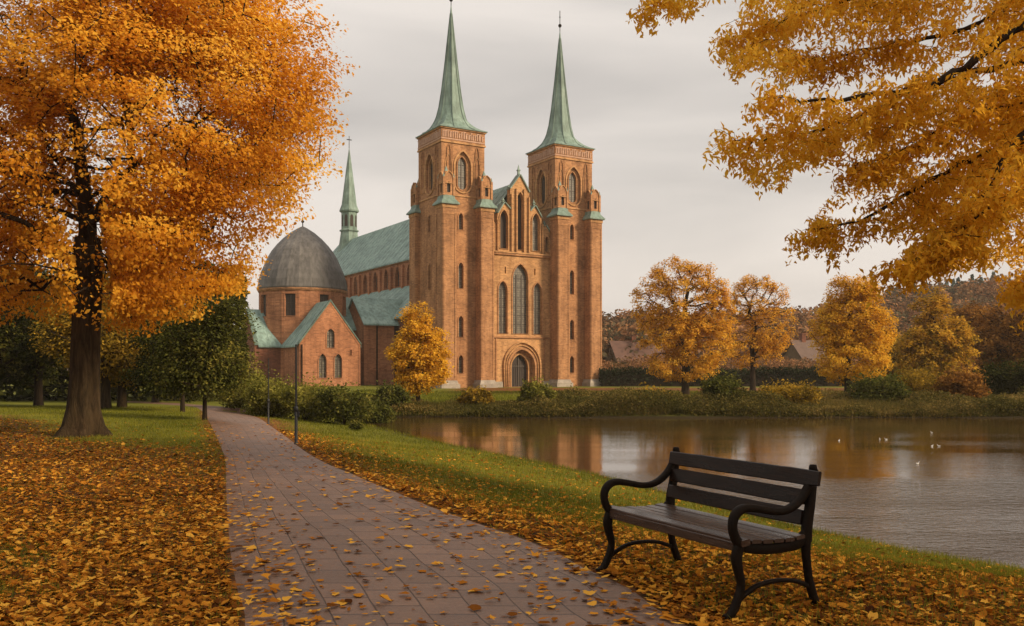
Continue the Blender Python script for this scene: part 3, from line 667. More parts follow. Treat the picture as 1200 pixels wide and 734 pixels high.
# gabled side porch against the aisle
s_ = MB(); S0, S1 = 13.6, 21.6
s_.panel((-5.0, 0, 0), V_, Wn, [(S0, 0), (S1, 0), (S1, 8.6), ((S0+S1)/2, 12.0), (S0, 8.6)], [gothic((S0+S1)/2, 2.5, 8.0, .55)], .5, 0)
s_.box(-4.48, -.62, S0, S0+.5, 0, 8.6, 0); s_.box(-4.48, -.62, S1-.5, S1, 0, 8.6, 0)
for z_ in (2.2, 7.6): s_.box(-4.3, -.7, S0-.09, S0-.004, z_, z_+.16, 0)
s_.tube([(-3.2, S0-.16, 0), (-3.2, S0-.16, 8.2)], .09, 6, 1)
sc_ = s_.build('side_chapel', [M['brick_red'], M['iron']], cath)
r_ = MB(); vc = (S0+S1)/2
for sgn in (-1, 1):
    e = vc+sgn*4.4
    P = [(vc, 12.05), (e, 8.27), (e, 8.47), (vc, 12.27)]
    r_.add([(-5.2, p[0], p[1]) for p in P]+[(2.6, p[0], p[1]) for p in P], [(0,1,2,3),(7,6,5,4),(0,4,5,1),(1,5,6,2),(2,6,7,3),(3,7,4,0)])
r_.build('roof', M['copper_blue'], sc_)
window('window', (-5.0, 0, 0), V_, Wn, gothic(vc, 2.5, 8.0, .55), .3, sc_, mats=[M['dark'], M['door']])
# ridge turret
q = MB(); uc = (NU0+NU1)/2; vc = 65.5
def octo(r, z, c=(uc, vc)): return [(c[0]+r*math.cos(R(22.5+45*k)), c[1]+r*math.sin(R(22.5+45*k)), z) for k in range(8)]
q.loft([octo(3.0, 22.5), octo(2.0, 26.0), octo(1.62, 28.6), octo(1.6, 29.0)], 0, True, False)
q.loft([octo(1.85, 29.0), octo(1.85, 29.25), octo(1.5, 29.4), octo(1.5, 32.6), octo(1.85, 32.8), octo(1.85, 33.0)], 0, True, False)
for k in range(8):
    a = R(45*k); c_ = Vector((uc+1.42*math.cos(a), vc+1.42*math.sin(a), 0)); n2 = Vector((math.cos(a), math.sin(a), 0)); ax2 = Vector((-math.sin(a), math.cos(a), 0))
    q.panel(c_, ax2, n2, gothic(0, 29.9, 32.2, .3), (), .1, 1)
fl = q.build('ridge_turret', [M['copper'], M['dark']], cath)
q = MB(); q.loft([octo(1.9, 33.0), octo(1.45, 34.2), octo(1.1, 37), octo(.55, 41.5), octo(.05, 45.2)], 0, True, False)
q.build('spire', M['copper'], fl)
q = MB(); q.tube([(uc, vc, 45), (uc, vc, 47.6)], .06, 5); q.box(uc-.5, uc+.5, vc-.05, vc+.05, 46.8, 46.95); q.build('cross', M['iron'], fl)

# ------------------------------------------------------------------ domed chapel
ch = empty('chapel', (-28.8, 122, LOW), ANG, 'red brick chapel with a big grey lead dome, left of the cathedral', 'chapel')
DR, DT = 5.75, 13.15
d = MB(); seg = 16; hw = DR*math.tan(math.pi/seg); dw = []
for k in range(seg):
    a = 2*math.pi*(k+.5)/seg; n2 = Vector((math.cos(a), math.sin(a), 0)); ax2 = Vector((-math.sin(a), math.cos(a), 0)); o = n2*DR
    hole = [(-.7, 9.4), (.7, 9.4), (.7, 12.3), (-.7, 12.3)] if k % 2 == 0 else None
    d.panel(o, ax2, n2, [(-hw, 0), (hw, 0), (hw, DT), (-hw, DT)], [hole] if hole else (), .5, 0)
    if hole: d.ring(o, ax2, n2, hole, .12, .06, 0); dw.append((o, ax2, n2, hole))
d.lathe([(DR+.12, 12.75), (DR+.25, 12.95), (DR+.25, 13.15), (DR-.2, 13.15)], 32, (0,0,0), 1)
drum = d.build('drum', [M['brick_red'], M['brick']], ch)
for o, ax2, n2, h in dw: window('window', o, ax2, n2, h, .3, drum, mats=[M['dark'], M['door']])
d = MB(); d.lathe([(5.98, 0), (6.02, .15), (5.95, .5), (5.85, 1.2), (5.5, 2.4), (5.05, 3.4), (4.65, 4.35), (4.1, 5.3), (3.4, 6.2), (2.55, 7.1), (1.55, 7.95), (.6, 8.55), (.08, 8.85)], 48, (0,0,DT+.02), 0, False, .07)
dome = d.build('dome', M['lead'], ch)
d = MB(); d.tube([(0,0,DT+8.8), (0,0,DT+9.5)], .07, 6); d.lathe([(.02,9.3),(.22,9.45),(.22,9.6),(.02,9.75)], 10, (0,0,DT)); d.build('finial', M['iron'], dome)
# wings: (direction, length, half width, eave, ridge, front openings)
gw = [gothic(-1.05, 1.3, 4.35, .5), gothic(1.0, 1.3, 4.35, .5), gothic(0, 5.1, 7.5, .5, k=1.3), [(2.6, 4.2), (2.8, 4.2), (2.8, 4.9), (2.6, 4.9)]]
def wing(ang, L_, hw, ze, zr, wins_, z_wins, mat='brick_red', base=5.2):
    n2 = Vector((math.cos(ang), math.sin(ang), 0)); ax2 = Vector((-math.sin(ang), math.cos(ang), 0)); o = n2*L_
    m = MB(); m.panel(o, ax2, n2, [(-hw, 0), (hw, 0), (hw, ze), (0, zr), (-hw, ze)], wins_, .5, 0)
    for s in (-1, 1):
        m.panel(ax2*s*hw+n2*base, n2, ax2*s, [(-base, 0), (L_-.5-base, 0), (L_-.5-base, ze), (-base, ze)], (), .5, 0)
    for h in wins_: m.ring(o, ax2, n2, h, .12, .07, 1)
    # brick corbel under the coping
    m.ring(o+n2*0, ax2, n2, [(-hw+.25, .1), (hw-.25, .1), (hw-.25, ze-.12), (0, zr-.38), (-hw+.25, ze-.12)], .17, .05, 1)
    wg = m.build('wing', [M[mat], M['brick_red']], ch)
    r_ = MB()
    for s in (-1, 1):
        sl = (zr-ze)/hw; P = [(0, zr-.04), (hw+.3, ze-.3*sl-.04), (hw+.3, ze-.3*sl+.16), (0, zr+.18)]
        f0, f1 = 3.0, L_-.42
        r_.add([n2*f0+ax2*s*p[0]+Vector((0,0,p[1])) for p in P]+[n2*f1+ax2*s*p[0]+Vector((0,0,p[1])) for p in P], [(0,1,2,3),(7,6,5,4),(0,4,5,1),(1,5,6,2),(2,6,7,3),(3,7,4,0)])
        P = [(0, zr+.02), (hw+.12, ze-.1*sl+.02), (hw+.12, ze-.1*sl+.26), (0, zr+.3)]
        r_.add([n2*(L_-.415)+ax2*s*p[0]+Vector((0,0,p[1])) for p in P]+[n2*(L_+.07)+ax2*s*p[0]+Vector((0,0,p[1])) for p in P], [(0,1,2,3),(7,6,5,4),(0,4,5,1),(1,5,6,2),(2,6,7,3),(3,7,4,0)], 1)
        for k in range(int((f1-f0)/.9)):
            q0 = n2*(f0+k*.9); r_.tube([q0+Vector((0,0,zr+.18)), q0+ax2*s*(hw+.28)+Vector((0,0,ze-.28*sl+.17))], .035, 4, 0, False)
    r_.build('roof', [M['copper_blue'], M['copper_dark']], wg)
    for i, h in enumerate(wins_): window('window', o, ax2, n2, h, .28, wg, mats=[M['glass'] if i != 3 else M['dark'], M['door']])
    return wg
wing(R(-90), 11.3, 4.0, 5.6, 10.95, gw, None)
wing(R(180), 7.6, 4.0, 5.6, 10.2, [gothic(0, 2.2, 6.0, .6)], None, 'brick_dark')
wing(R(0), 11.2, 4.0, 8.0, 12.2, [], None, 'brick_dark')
wing(R(90), 7.6, 4.0, 5.6, 10.2, [], None)
dp = MB(); dp.tube([(-3.75, -11.45, 0.2), (-3.75, -11.45, 5.5)], .08, 6); dp.build('downpipe', M['iron'], ch)

# far cottages behind the trees
def cottage(loc, rz, L_, W_, ze, zr, wall, roof, label):
    e = empty('cottage', loc, rz, label, 'house', 'cottages behind the far hedge')
    m = MB(); hw = W_/2
    fw = [[(x_, 1.0), (x_+1.0, 1.0), (x_+1.0, 2.2), (x_, 2.2)] for x_ in np.arange(1.5, L_-2, 3.4)]
    m.panel((0, -hw, 0), U, Vn, [(0,0), (L_,0), (L_,ze), (0,ze)], fw, .3, 0); m.panel((0, hw, 0), U, V_, [(0,0), (L_,0), (L_,ze), (0,ze)], (), .3, 0)
    for x_, n2 in ((0, Wn), (L_, Un)): m.panel((x_+(.0), 0, 0), V_, n2, [(-hw+.31,0), (hw-.31,0), (hw-.31,ze), (0,zr-.4), (-hw+.31,ze)], (), .3, 0)
    m.build('wall', wall, e)
    for h in fw: window('window', (0,-hw,0), U, Vn, h, .15, e, bars=False, mats=[M['dark'], M['door']])
    r_ = MB()
    for s in (-1, 1):
        sl = (zr-ze)/hw; P = [(0, zr), (hw+.4, ze-.4*sl), (hw+.4, ze-.4*sl+.2), (0, zr+.22)]
        r_.add([(-.4, s*p[0], p[1]) for p in P]+[(L_+.4, s*p[0], p[1]) for p in P], [(0,1,2,3),(7,6,5,4),(0,4,5,1),(1,5,6,2),(2,6,7,3),(3,7,4,0)])
    rf = r_.build('roof', roof, e)
    c = MB(); c.box(L_*.3, L_*.3+.8, -.4, .4, zr-.5, zr+1.3); c.frus(L_*.3-.1, L_*.3+.9, -.5, .5, zr+1.3, zr+1.5, 0); c.build('chimney', M['brick_dark'], rf)
b = MatB('clay_tiles'); M['tiles'] = b.fin(b.ramp(b.noise(1.5, 7, .7), [(.3, (.085,.042,.028)), (.7, (.14,.068,.045))]), .85)
b = MatB('old_tiles'); M['tiles_old'] = b.fin(b.ramp(b.noise(1.5, 7, .7), [(.3, (.09,.055,.04)), (.7, (.145,.09,.068))]), .85)
b = MatB('ochre_render'); M['ochre'] = b.fin(b.ramp(b.noise(1.1, 7, .7), [(.3, (.09,.06,.035)), (.7, (.17,.115,.06))]), .9)
cottage((18.5, 165, -1.5), R(12), 13, 8, 4.2, 7.6, M['ochre'], M['tiles'], 'cottage with a red clay roof, half hidden just right of the cathedral')
cottage((50.5, 160, -1.5), R(20), 6.5, 8, 3.6, 7.6, M['ochre'], M['tiles_old'], 'dark walled cottage with a dull brown roof, seen between two yellow trees')

# ================================================================== bench
bz = float(gz(1.3, 6.0))
bench = empty('park_bench', (.70, 6.50, .0), R(-62.2), 'dark wooden slatted bench with curled iron arms on leafy ground by the lake', 'bench')
bench.location.z = .012
BL = 1.43
def sweep(mb, pts, rad, wx, xc, mat=0, sub=3):
    P = np.array(pts, float); n = len(P); s = np.linspace(0, n-1, (n-1)*sub+1); i = np.minimum(s.astype(int), n-2); t = (s-i)[:, None]
    if not hasattr(rad, '__len__'): rad = [rad]*n
    rad = np.interp(s, np.arange(n), rad)
    p0 = P[np.maximum(i-1,0)]; p1 = P[i]; p2 = P[i+1]; p3 = P[np.minimum(i+2, n-1)]
    Q = .5*((2*p1)+(-p0+p2)*t+(2*p0-5*p1+4*p2-p3)*t**2+(-p0+3*p1-3*p2+p3)*t**3)
    rings = []
    for k in range(len(Q)):
        d = Q[min(k+1, len(Q)-1)]-Q[max(k-1, 0)]; d = d/np.hypot(*d); nn = np.array((-d[1], d[0])); r = rad[k]; ring = []
        for a in range(12):
            th = 2*math.pi*a/12; ca, sa = math.cos(th), math.sin(th)
            sx = math.copysign(abs(ca)**.55, ca); sy = math.copysign(abs(sa)**.7, sa)
            ring.append((xc+sx*wx, Q[k][0]+nn[0]*sy*r, Q[k][1]+nn[1]*sy*r))
        rings.append(ring)
    mb.loft(rings, mat, True, True)
for xc in (.035, BL-.035):
    m = MB()
    sweep(m, [(-.015,.435),(.08,.405),(.22,.385),(.36,.385),(.47,.40),(.545,.45)], [.03,.034,.033,.034,.04,.04], .02, xc)
    # upright of the back, leaning
    sweep(m, [(.545,.40),(.55,.50),(.575,.62),(.592,.74),(.606,.82),(.61,.85)], [.036,.036,.032,.03,.03,.018], .024, xc)
    m.lathe([(.001,-.028),(.02,-.026),(.026,-.01),(.026,.01),(.02,.026),(.001,.028)], 12, (xc, .602, .85), 0)
    ef = m.build('end_frame', M['iron'], bench)
    m = MB(); sweep(m, [(-.115,.014),(-.08,.018),(-.045,.05),(-.005,.13),(.012,.20),(-.012,.29),(-.022,.36),(.0,.43)], [.013,.02,.025,.024,.022,.029,.035,.034], .023, xc); m.build('leg', M['iron'], ef)
    m = MB(); sweep(m, [(.635,.012),(.615,.03),(.59,.09),(.565,.17),(.548,.27),(.54,.36),(.545,.43)], [.014,.024,.026,.023,.024,.028,.034], .023, xc); m.build('leg', M['iron'], ef)
    m = MB(); sweep(m, [(-.005,.105),(.05,.135),(.14,.172),(.26,.185),(.38,.178),(.48,.155),(.575,.115)], [.016,.014,.013,.013,.013,.014,.016], .016, xc); m.build('stretcher', M['iron'], ef)
    m = MB(); sweep(m, [(.005,.43),(-.03,.47),(-.052,.53),(-.045,.59),(-.005,.632),(.06,.645),(.17,.628),(.29,.605),(.39,.612),(.48,.655),(.545,.72),(.578,.78)], [.03,.026,.024,.026,.027,.025,.023,.022,.023,.024,.024,.02], .027, xc); m.build('armrest', M['iron'], ef)
def slat(mb, prof, x0, x1, nx=10, seed=0):
    rr = random.Random(seed); rings = []
    for k in range(nx+1):
        x_ = x0+(x1-x0)*k/nx; dz = rr.uniform(-.0015, .0015)
        e = 1 if 0 < k < nx else .92
        cy = sum(p[0] for p in prof)/len(prof); cz = sum(p[1] for p in prof)/len(prof)
        rings.append([(x_, cy+(p[0]-cy)*e, cz+(p[1]-cz)*e+dz) for p in prof])
    mb.loft(rings, 0, True, False)
def rrect(cy, cz, w_, h_, tilt, bev=.006):
    a = [(-w_/2+bev,-h_/2),(w_/2-bev,-h_/2),(w_/2,-h_/2+bev),(w_/2,h_/2-bev),(w_/2-bev,h_/2),(-w_/2+bev,h_/2),(-w_/2,h_/2-bev),(-w_/2,-h_/2+bev)]
    c_, s_ = math.cos(tilt), math.sin(tilt); return [(cy+p[0]*c_-p[1]*s_, cz+p[0]*s_+p[1]*c_) for p in a]
m = MB()
for i, (cy, cz, w_, h_, tl) in enumerate(((.02,.445,.075,.042,.12),(.105,.444,.082,.026,-.06),(.195,.438,.082,.026,-.05),(.285,.434,.082,.026,-.02),(.375,.434,.082,.026,.02),(.462,.44,.078,.026,.08))):
    slat(m, rrect(cy, cz, w_, h_, tl), .0, BL, 12, i)
m.box(-.005, BL+.005, -.022, -.012, .395, .44) if False else slat(m, rrect(-.008, .415, .026, .06, .05), .055, BL-.055, 6, 9)
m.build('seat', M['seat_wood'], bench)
m = MB()
for i, (cy, cz, x0, x1) in enumerate(((.553,.550,.05,BL-.05),(.574,.674,.05,BL-.05),(.590,.798,.02,BL+.055))):
    slat(m, rrect(cy-.028, cz, .1, .026, R(80)), x0, x1, 12, 20+i)
m.build('backrest', M['wood'], bench)

# ================================================================== posts on the path
for (px, py, htop, lab) in ((347, 521, 405, 'nearer black metal post at the right edge of the path'), (314.5, 497, 421, 'farther and thinner black post beside the path, in front of the bushes')):
    x, y = [float(q) for q in unp(px, py)]; zb = float(gz(x, y)); H_ = CAMZ+(HOR-htop)/FPX*y-zb
    e = empty('lamp_post', (x, y, zb), 0, lab, 'post', 'black posts along the path')
    m = MB(); m.tube([(0,0,-.1), (0,0,H_)], [.026, .02], 10); m.lathe([(.001,0),(.024,.005),(.026,.02),(.001,.035)], 10, (0,0,H_-.005)); m.build('pole', M['post'], e)
    m = MB(); m.lathe([(.05,-.1),(.05,.03),(.04,.05),(.036,.06),(.036,H_*.36),(.03,H_*.37)], 12); m.build('base_sleeve', M['post'], e)
    m = MB(); m.lathe([(.038,H_*.33),(.052,H_*.335),(.052,H_*.375),(.03,H_*.385)], 12); m.box(.04, .075, -.02, .02, H_*.28, H_*.33); m.build('collar', M['post'], e)

# ================================================================== foliage tools
def quads(C_, size, bias=.6, aspect=.62, droop=0.0, jit=.5, rng=RNG, outw=None, ow=1.1):
    """one diamond leaf per centre"""
    n = len(C_); nrm = rng.normal(size=(n,3)); nrm[:,2] = np.abs(nrm[:,2])+bias
    if outw is not None: nrm = nrm+outw*ow
    nrm = nrm; nrm /= np.linalg.norm(nrm, axis=1)[:,None]
    a = rng.normal(size=(n,3)); a[:,2] -= droop; a -= (a*nrm).sum(1)[:,None]*nrm; a /= np.linalg.norm(a, axis=1)[:,None]+1e-9; b_ = np.cross(nrm, a)
    s = (size*(1+jit*(rng.random(n)*2-1)))[:,None]*.5
    fold = nrm*s*.25
    V = np.stack([C_-a*s, C_+b_*s*aspect+fold, C_+a*s, C_-b_*s*aspect+fold], 1).reshape(-1,3)
    return V, np.arange(4*n)
def unit(a): return a/(np.linalg.norm(a, axis=1)[:,None]+1e-9)
def leaf_obj(name, C_, size, mat, parent, tone, **kw):
    V, F = quads(C_, size, **kw)
    return np_mesh(name, V, F, 4, mat, parent, tone=np.repeat(np.clip(tone, 0, 1), 4))
def grow(att, start_nodes, step=.45, up=.15, rng=RNG, bend=.0):
    """connect every attractor to the nearest limb; returns nodes, parents"""
    nodes = [np.array(p, float) for p in start_nodes]; par = [-1]+list(range(len(nodes)-1)); plen = [0]
    for i in range(1, len(nodes)): plen.append(plen[-1]+np.linalg.norm(nodes[i]-nodes[i-1]))
    cap = 60000; NA = np.zeros((cap,3)); PLn = np.zeros(cap); k = len(nodes); NA[:k] = nodes; PLn[:k] = plen; par = par+[0]*(cap-k)
    c = np.array(start_nodes[-1]); order = np.argsort(np.linalg.norm(att-c, axis=1)+rng.random(len(att))*.6)
    for ai in order:
        a = att[ai]; dv = NA[:k]-a; d = np.linalg.norm(dv, axis=1)
        pen = np.maximum(0, NA[:k,2]-a[2])*.35      # limbs rise outwards rather than hang
        j = int(np.argmin(d+.22*PLn[:k]+pen)); p = NA[j].copy(); m_ = max(1, int(d[j]/step)); prev = j
        off = rng.normal(size=3)*d[j]*.07; off[2] += d[j]*up
        if k+m_ >= cap: break
        for q in range(1, m_+1):
            t = q/m_; pt = p+(a-p)*t+off*math.sin(math.pi*t)
            NA[k] = pt; par[k] = prev; PLn[k] = PLn[prev]+np.linalg.norm(pt-NA[prev]); prev = k; k += 1
    return NA[:k], np.array(par[:k])
def limbs(nodes, par, r_tip=.012, r_base=None, power=2.35, nstart=0, start_r=None):
    k = len(nodes); acc = np.zeros(k); kids = np.zeros(k, int)
    for i in range(k): 
        if par[i] >= 0: kids[par[i]] += 1
    acc[kids == 0] = r_tip**power
    for i in range(k-1, 0, -1): acc[par[i]] += acc[i]
    r = acc**(1/power)
    if r_base: r = r*(r_base/r[0])**(np.clip(r/r[0], 0, 1)**.5)
    r = np.maximum(r, r_tip*.6)
    if start_r is not None: r[:len(start_r)] = start_r
    return r
def limb_mesh(name, nodes, par, r, mat, parent, seg=6, rmin=0):
    kids = {}; 
    for i in range(1, len(nodes)): kids.setdefault(par[i], []).append(i)
    V = []; F = []; ring_of = {}
    ang = np.arange(seg)*2*math.pi/seg; ca, sa = np.cos(ang), np.sin(ang)
    def ring(i, d, rad):
        d = d/(np.linalg.norm(d)+1e-9); u = np.array((1.,0,0)) if abs(d[0]) < .8 else np.array((0,1.,0)); a = np.cross(d, u); a /= np.linalg.norm(a); b_ = np.cross(d, a)
        base = sum(len(x) for x in V)//1 if False else ring.n; V.append(nodes[i]+rad*(ca[:,None]*a+sa[:,None]*b_)); ring.n += seg; return base
    ring.n = 0
    for i in range(1, len(nodes)):
        p = par[i]
        if r[i] < rmin: continue
        d = nodes[i]-nodes[p]
        main = p in ring_of and max(kids[p], key=lambda q: r[q]) == i
        if main: b0 = ring_of[p]
        else: b0 = ring(p, d, min(r[p], r[i]*1.25))
        b1 = ring(i, d, r[i]); ring_of[i] = b1
        for s in range(seg): F.append((b0+s, b0+(s+1) % seg, b1+(s+1) % seg, b1+s))
    return np_mesh(name, np.concatenate(V), np.array(F).ravel(), 4, mat, parent, smooth=True)
def shell_points(n, lobes, rng=RNG, inner=.35, gap=0.0, gs=.5):
    """random points in a set of ellipsoids (cx,cy,cz,rx,ry,rz), denser near the skin, with noisy gaps"""
    L_ = np.array(lobes, float); vol = (L_[:,3]*L_[:,4]*L_[:,5])**.75; pk = rng.choice(len(L_), n*3, p=vol/vol.sum())
    d = rng.normal(size=(n*3,3)); d /= np.linalg.norm(d, axis=1)[:,None]; rr = (inner**3+(1-inner**3)*rng.random(n*3))**(1/3)
    P = L_[pk,:3]+d*rr[:,None]*L_[pk,3:]
    if gap > 0: P = P[vnoise(P[:,0], P[:,1], P[:,2], gs) > gap*rng.random(len(P))**.3]
    return P[:n]
def sprays(att, n_per, rad, flat=.45, rng=RNG, droop=.15):
    n = len(att); c = np.repeat(att, n_per, axis=0); d = rng.normal(size=(n*n_per,3)); d /= np.linalg.norm(d, axis=1)[:,None]; d *= (rng.random(n*n_per)**.5*1.75)[:,None]; d = d*rad; d[:,2] *= flat
    d[:,2] -= droop*np.hypot(d[:,0], d[:,1])
    return c+d
def tone_of(P, s=.5, contrast=1.6, rnd=.22, rng=RNG, cid=None):
    t = (fbm(P[:,0], P[:,1], P[:,2], s)-.5)*contrast+.5+rng.normal(size=len(P))*rnd*.6
    if cid is not None: t = t+cid
    return t

# ------------------------------------------------------------------ the big tree on the left
def root_trunk(name, prof, mat, parent, lobes=7, seg=40, seed=1):
    """prof: (x, y, z, radius, flare)"""
    rr = random.Random(seed); ph = [rr.uniform(0, 6.28) for _ in range(4)]; rings = []
    P = np.array(prof); s = np.linspace(0, len(P)-1, (len(P)-1)*6+1); P = np.stack([np.interp(s, np.arange(len(P)), P[:,k]) for k in range(5)], 1)
    for x, y, z, r, fl in P:
        ring = []
        for k in range(seg):
            th = 2*math.pi*k/seg
            lob = 1+fl*(.5+.5*math.cos(lobes*th/1.0+ph[0]))**2*.9+fl*.5*(math.cos(3*th+ph[1]))+.035*math.cos(5*th+ph[2]+z*.8)+.02*math.cos(11*th+z*1.7)
            ring.append((x+r*lob*math.cos(th), y+r*lob*math.sin(th), z))
        rings.append(ring)
    m = MB(); m.loft(rings, 0, True, True); return m.build(name, mat, parent)
bx_, by_ = [float(q) for q in unp(97, 511)]; bz_ = float(gz(bx_, by_))
bt = empty('autumn_tree', (0, 0, 0), 0, 'huge orange leaved tree with a thick trunk on the left lawn', 'tree')
bt.location = (bx_, by_, bz_)
R3 = np.random.default_rng(5)
trk = root_trunk('trunk', [(-.08,0,-.25,.62,.55),(-.05,0,.0,.55,.5),(-.02,0,.25,.45,.3),(0,0,.7,.385,.14),(.05,0,1.6,.345,.05),(.10,0,2.8,.335,.03),(.12,0,3.8,.345,.03),(.12,0,4.6,.36,.03),(.12,0,5.1,.30,.02)], M['bark'], bt)
lob = [(-.5,0,8.6,6.2,6.0,5.6),(2.8,-.5,8.0,3.6,4.0,3.1),(3.4,.5,9.6,3.0,3.6,2.6),(-4.5,-1,7.4,4.6,4.6,3.6),(.5,-2.2,5.2,3.9,3.0,2.1),(2.3,.2,5.1,2.0,2.8,1.4),(-2.8,-1.5,4.5,3.0,3.2,1.7),(2.0,-1.0,3.9,1.6,1.8,1.1),(-3.4,-1.2,3.6,2.2,2.2,1.1),(3.2,0,4.6,1.0,1.6,.8),(-.5,0,11.5,4.6,4.6,2.8),(2.6,-1.2,11.2,3.0,3.2,2.4),(1.6,-2.4,3.9,1.7,1.6,.9),(3.9,-.4,7.2,1.8,2.2,1.2)]
att = shell_points(1500, lob, R3, inner=.42)
att = att[(att[:,2] > 2.7)]
start = [(.12,0,4.3),(.14,0,4.9),(.10,.05,5.5),(0,.1,6.2),(-.1,.1,7.0),(-.2,.1,7.9)]
forks = []
nd, pr = grow(att, start, .4, .10, R3)
rad = limbs(nd, pr, .011, None, 2.2); rad = rad*(.26/rad[0]); rad = np.maximum(rad, .008)
limb_mesh('limbs', nd, pr, rad, M['bark_dark'], trk, 7)
att2 = np.concatenate([att, shell_points(1500, lob, R3, inner=.8), nd[len(start):][R3.random(len(nd)-len(start)) < .16]])
att2 = att2[(att2[:,2] > 2.3) & ~((vnoise(att2[:,0], att2[:,1], att2[:,2], .8) < .30)) & ~((np.abs(att2[:,0]-.1) < .75) & (att2[:,1] < 0) & (att2[:,2] < 5.6) & (att2[:,2] > 3.0))]
n_att = len(att2); per = 110
LP = sprays(att2, per, np.array((.40,.40,.30)), .62, R3)
cid = np.repeat(R3.normal(size=n_att)*.09, per)
# the foliage opens round the stem and the first limbs
xs_ = LP[:,0]-.1+.47*LP[:,1]; near_stem = (np.abs(xs_+.35*np.sin(LP[:,2]*1.3)*.6) < .40+.28*np.maximum(0, LP[:,2]-5)) & (LP[:,1] < .8) & (LP[:,2] < 7.6) & (LP[:,2] > 3.0) & (R3.random(len(LP)) < .95-.12*np.maximum(0, LP[:,2]-5))
LP = LP[~near_stem]; cid = cid[~near_stem]
tn = tone_of(LP, .45, 1.5, .26, R3, cid)
# hanging low skirts turn olive
leaf_obj('crown', LP, .096, M['leaf_orange'], bt, tn, bias=.4, rng=R3, droop=.6, outw=unit(LP-np.array((0,0,7.0))))

# ------------------------------------------------------------------ the tree whose boughs hang in from the right
def P3(px, py, Y): return np.array(((px-600)/FPX*Y, Y, CAMZ+(HOR-py)/FPX*Y))
rt_loc = np.array((11.3, 9.6, float(gz(11.3, 9.6))))
rt = empty('golden_tree', tuple(rt_loc), 0, 'golden leaved tree whose long drooping boughs reach in at the upper right', 'tree')
R4 = np.random.default_rng(9)
boughs = [ # pixel path along each bough (from trunk side to tip), depth, spread
    [(1330,-60),(1200,28),(1110,92),(1040,108),(960,118),(900,112)],
    [(1340,40),(1200,72),(1100,96),(1010,135),(930,158),(862,166)],
    [(1350,120),(1200,165),(1130,190),(1070,225),(1000,262),(948,268)],
    [(1340,-180),(1180,-70),(1080,-30),(980,5),(900,30),(858,44)],
    [(1340,210),(1230,215),(1160,245),(1110,285),(1060,312)],
    [(1330,-260),(1120,-130),(980,-80),(850,-22),(765,0)],
    [(1350,300),(1290,290),(1240,318),(1200,335)],
    [(1300,-80),(1160,20),(1060,50),(1000,62),(940,70)],
    [(1330,60),(1220,130),(1160,215),(1125,262),(1090,300)],
    [(1330,100),(1190,120),(1130,135),(1060,175),(1010,195)]]
origin = np.array((11.3, 9.6, 3.2))
nodesR = [origin]; parR = [-1]
top = 0
for z_ in (4.2, 5.2, 6.2, 7.4, 8.8, 10.2): nodesR.append(np.array((11.3+(z_-3.2)*.03, 9.6, z_))); parR.append(len(nodesR)-2)
tips = []; 
for bi, bpts in enumerate(boughs):
    Yb = 10.9+(bi % 4)*.6; W = [P3(px, py, Yb+.25*(len(bpts)-1-i)*0) for i, (px, py) in enumerate(bpts)]
    # start from the trunk at a fitting height
    j = int(np.argmin([abs(n[2]-(W[0][2]-.6)) for n in nodesR[:7]])); prev = j
    pts = [nodesR[j]]+W; Q = resample([tuple(p) for p in pts], 34)[1:]
    prevq = prev
    for q in Q:
        nodesR.append(q+R4.normal(size=3)*.02); parR.append(prevq); prevq = len(nodesR)-1
        tips.append((nodesR[-1], bi))
nodesR = np.array(nodesR); nmain = len(nodesR)
# twigs leaving each bough sideways and hanging
def hangers(tips, npt, spread, rng):
    A = []
    for k, (p, bi) in enumerate(tips):
        f = (k % 33)/33.0
        if p[0]/p[1] > .9: 
            n = npt//3
        else: n = npt
        sp = spread*(1.15-.75*f)
        for _ in range(n):
            a = rng.uniform(-1, 1)*sp; d = rng.uniform(-1, 1)*sp*1.6; dz = -abs(rng.normal())*.17*(1.2-.6*f)-abs(a)*.28+rng.uniform(-.02,.16)
            A.append(p+np.array((a*.7-rng.random()*.22, d, dz)))
    return np.array(A)
attR = hangers(tips, 5, .55, R4)
# extra masses filling the upper right
mass = []
for (px, py, rx, ry, n) in ((1140,0,90,40,90),(980,0,110,40,120),(1140,130,70,30,45),(1130,235,65,34,70),(1010,155,80,16,40),(1180,280,60,30,50),(1090,300,35,14,26),(960,265,15,10,8),(1230,100,60,180,160),(1160,190,60,25,45),(1070,255,45,18,26),(900,60,50,32,34),(925,178,46,12,20),(895,200,28,10,10),(1040,210,40,15,20)):
    for _ in range(n):
        th = R4.uniform(0, 6.28); q = math.sqrt(R4.random()); Yb = R4.uniform(11.6, 14.4)
        mass.append(P3(px+rx*q*math.cos(th), py+ry*q*math.sin(th), Yb))
attR = np.concatenate([attR, np.array(mass)])
def grow_from(NA0, par0, att, step, up, rng):
    cap = len(NA0)+len(att)*10; NA = np.zeros((cap,3)); par = [-1]*cap; k = len(NA0); NA[:k] = NA0; par[:k] = list(par0)
    for ai in rng.permutation(len(att)):
        a = att[ai]; dv = NA[:k]-a; d = np.sqrt(dv[:,0]**2+dv[:,1]**2+(dv[:,2]*2.2)**2)+np.maximum(0, -dv[:,0])*1.2
        j = int(np.argmin(d)); p = NA[j].copy(); dd = np.linalg.norm(p-a); m_ = max(1, min(8, int(dd/step))); prev = j; off = rng.normal(size=3)*dd*.05; off[2] += dd*up
        if k+m_ >= cap: break
        for q in range(1, m_+1):
            t = q/m_; NA[k] = p+(a-p)*t+off*math.sin(math.pi*t); par[k] = prev; prev = k; k += 1
    return NA[:k], par[:k]
NR_, PR_ = grow_from(nodesR, parR, attR, .12, .12, R4)
radR = limbs(NR_, np.array(PR_), .0024, None, 2.1); radR = np.minimum(radR, .075)
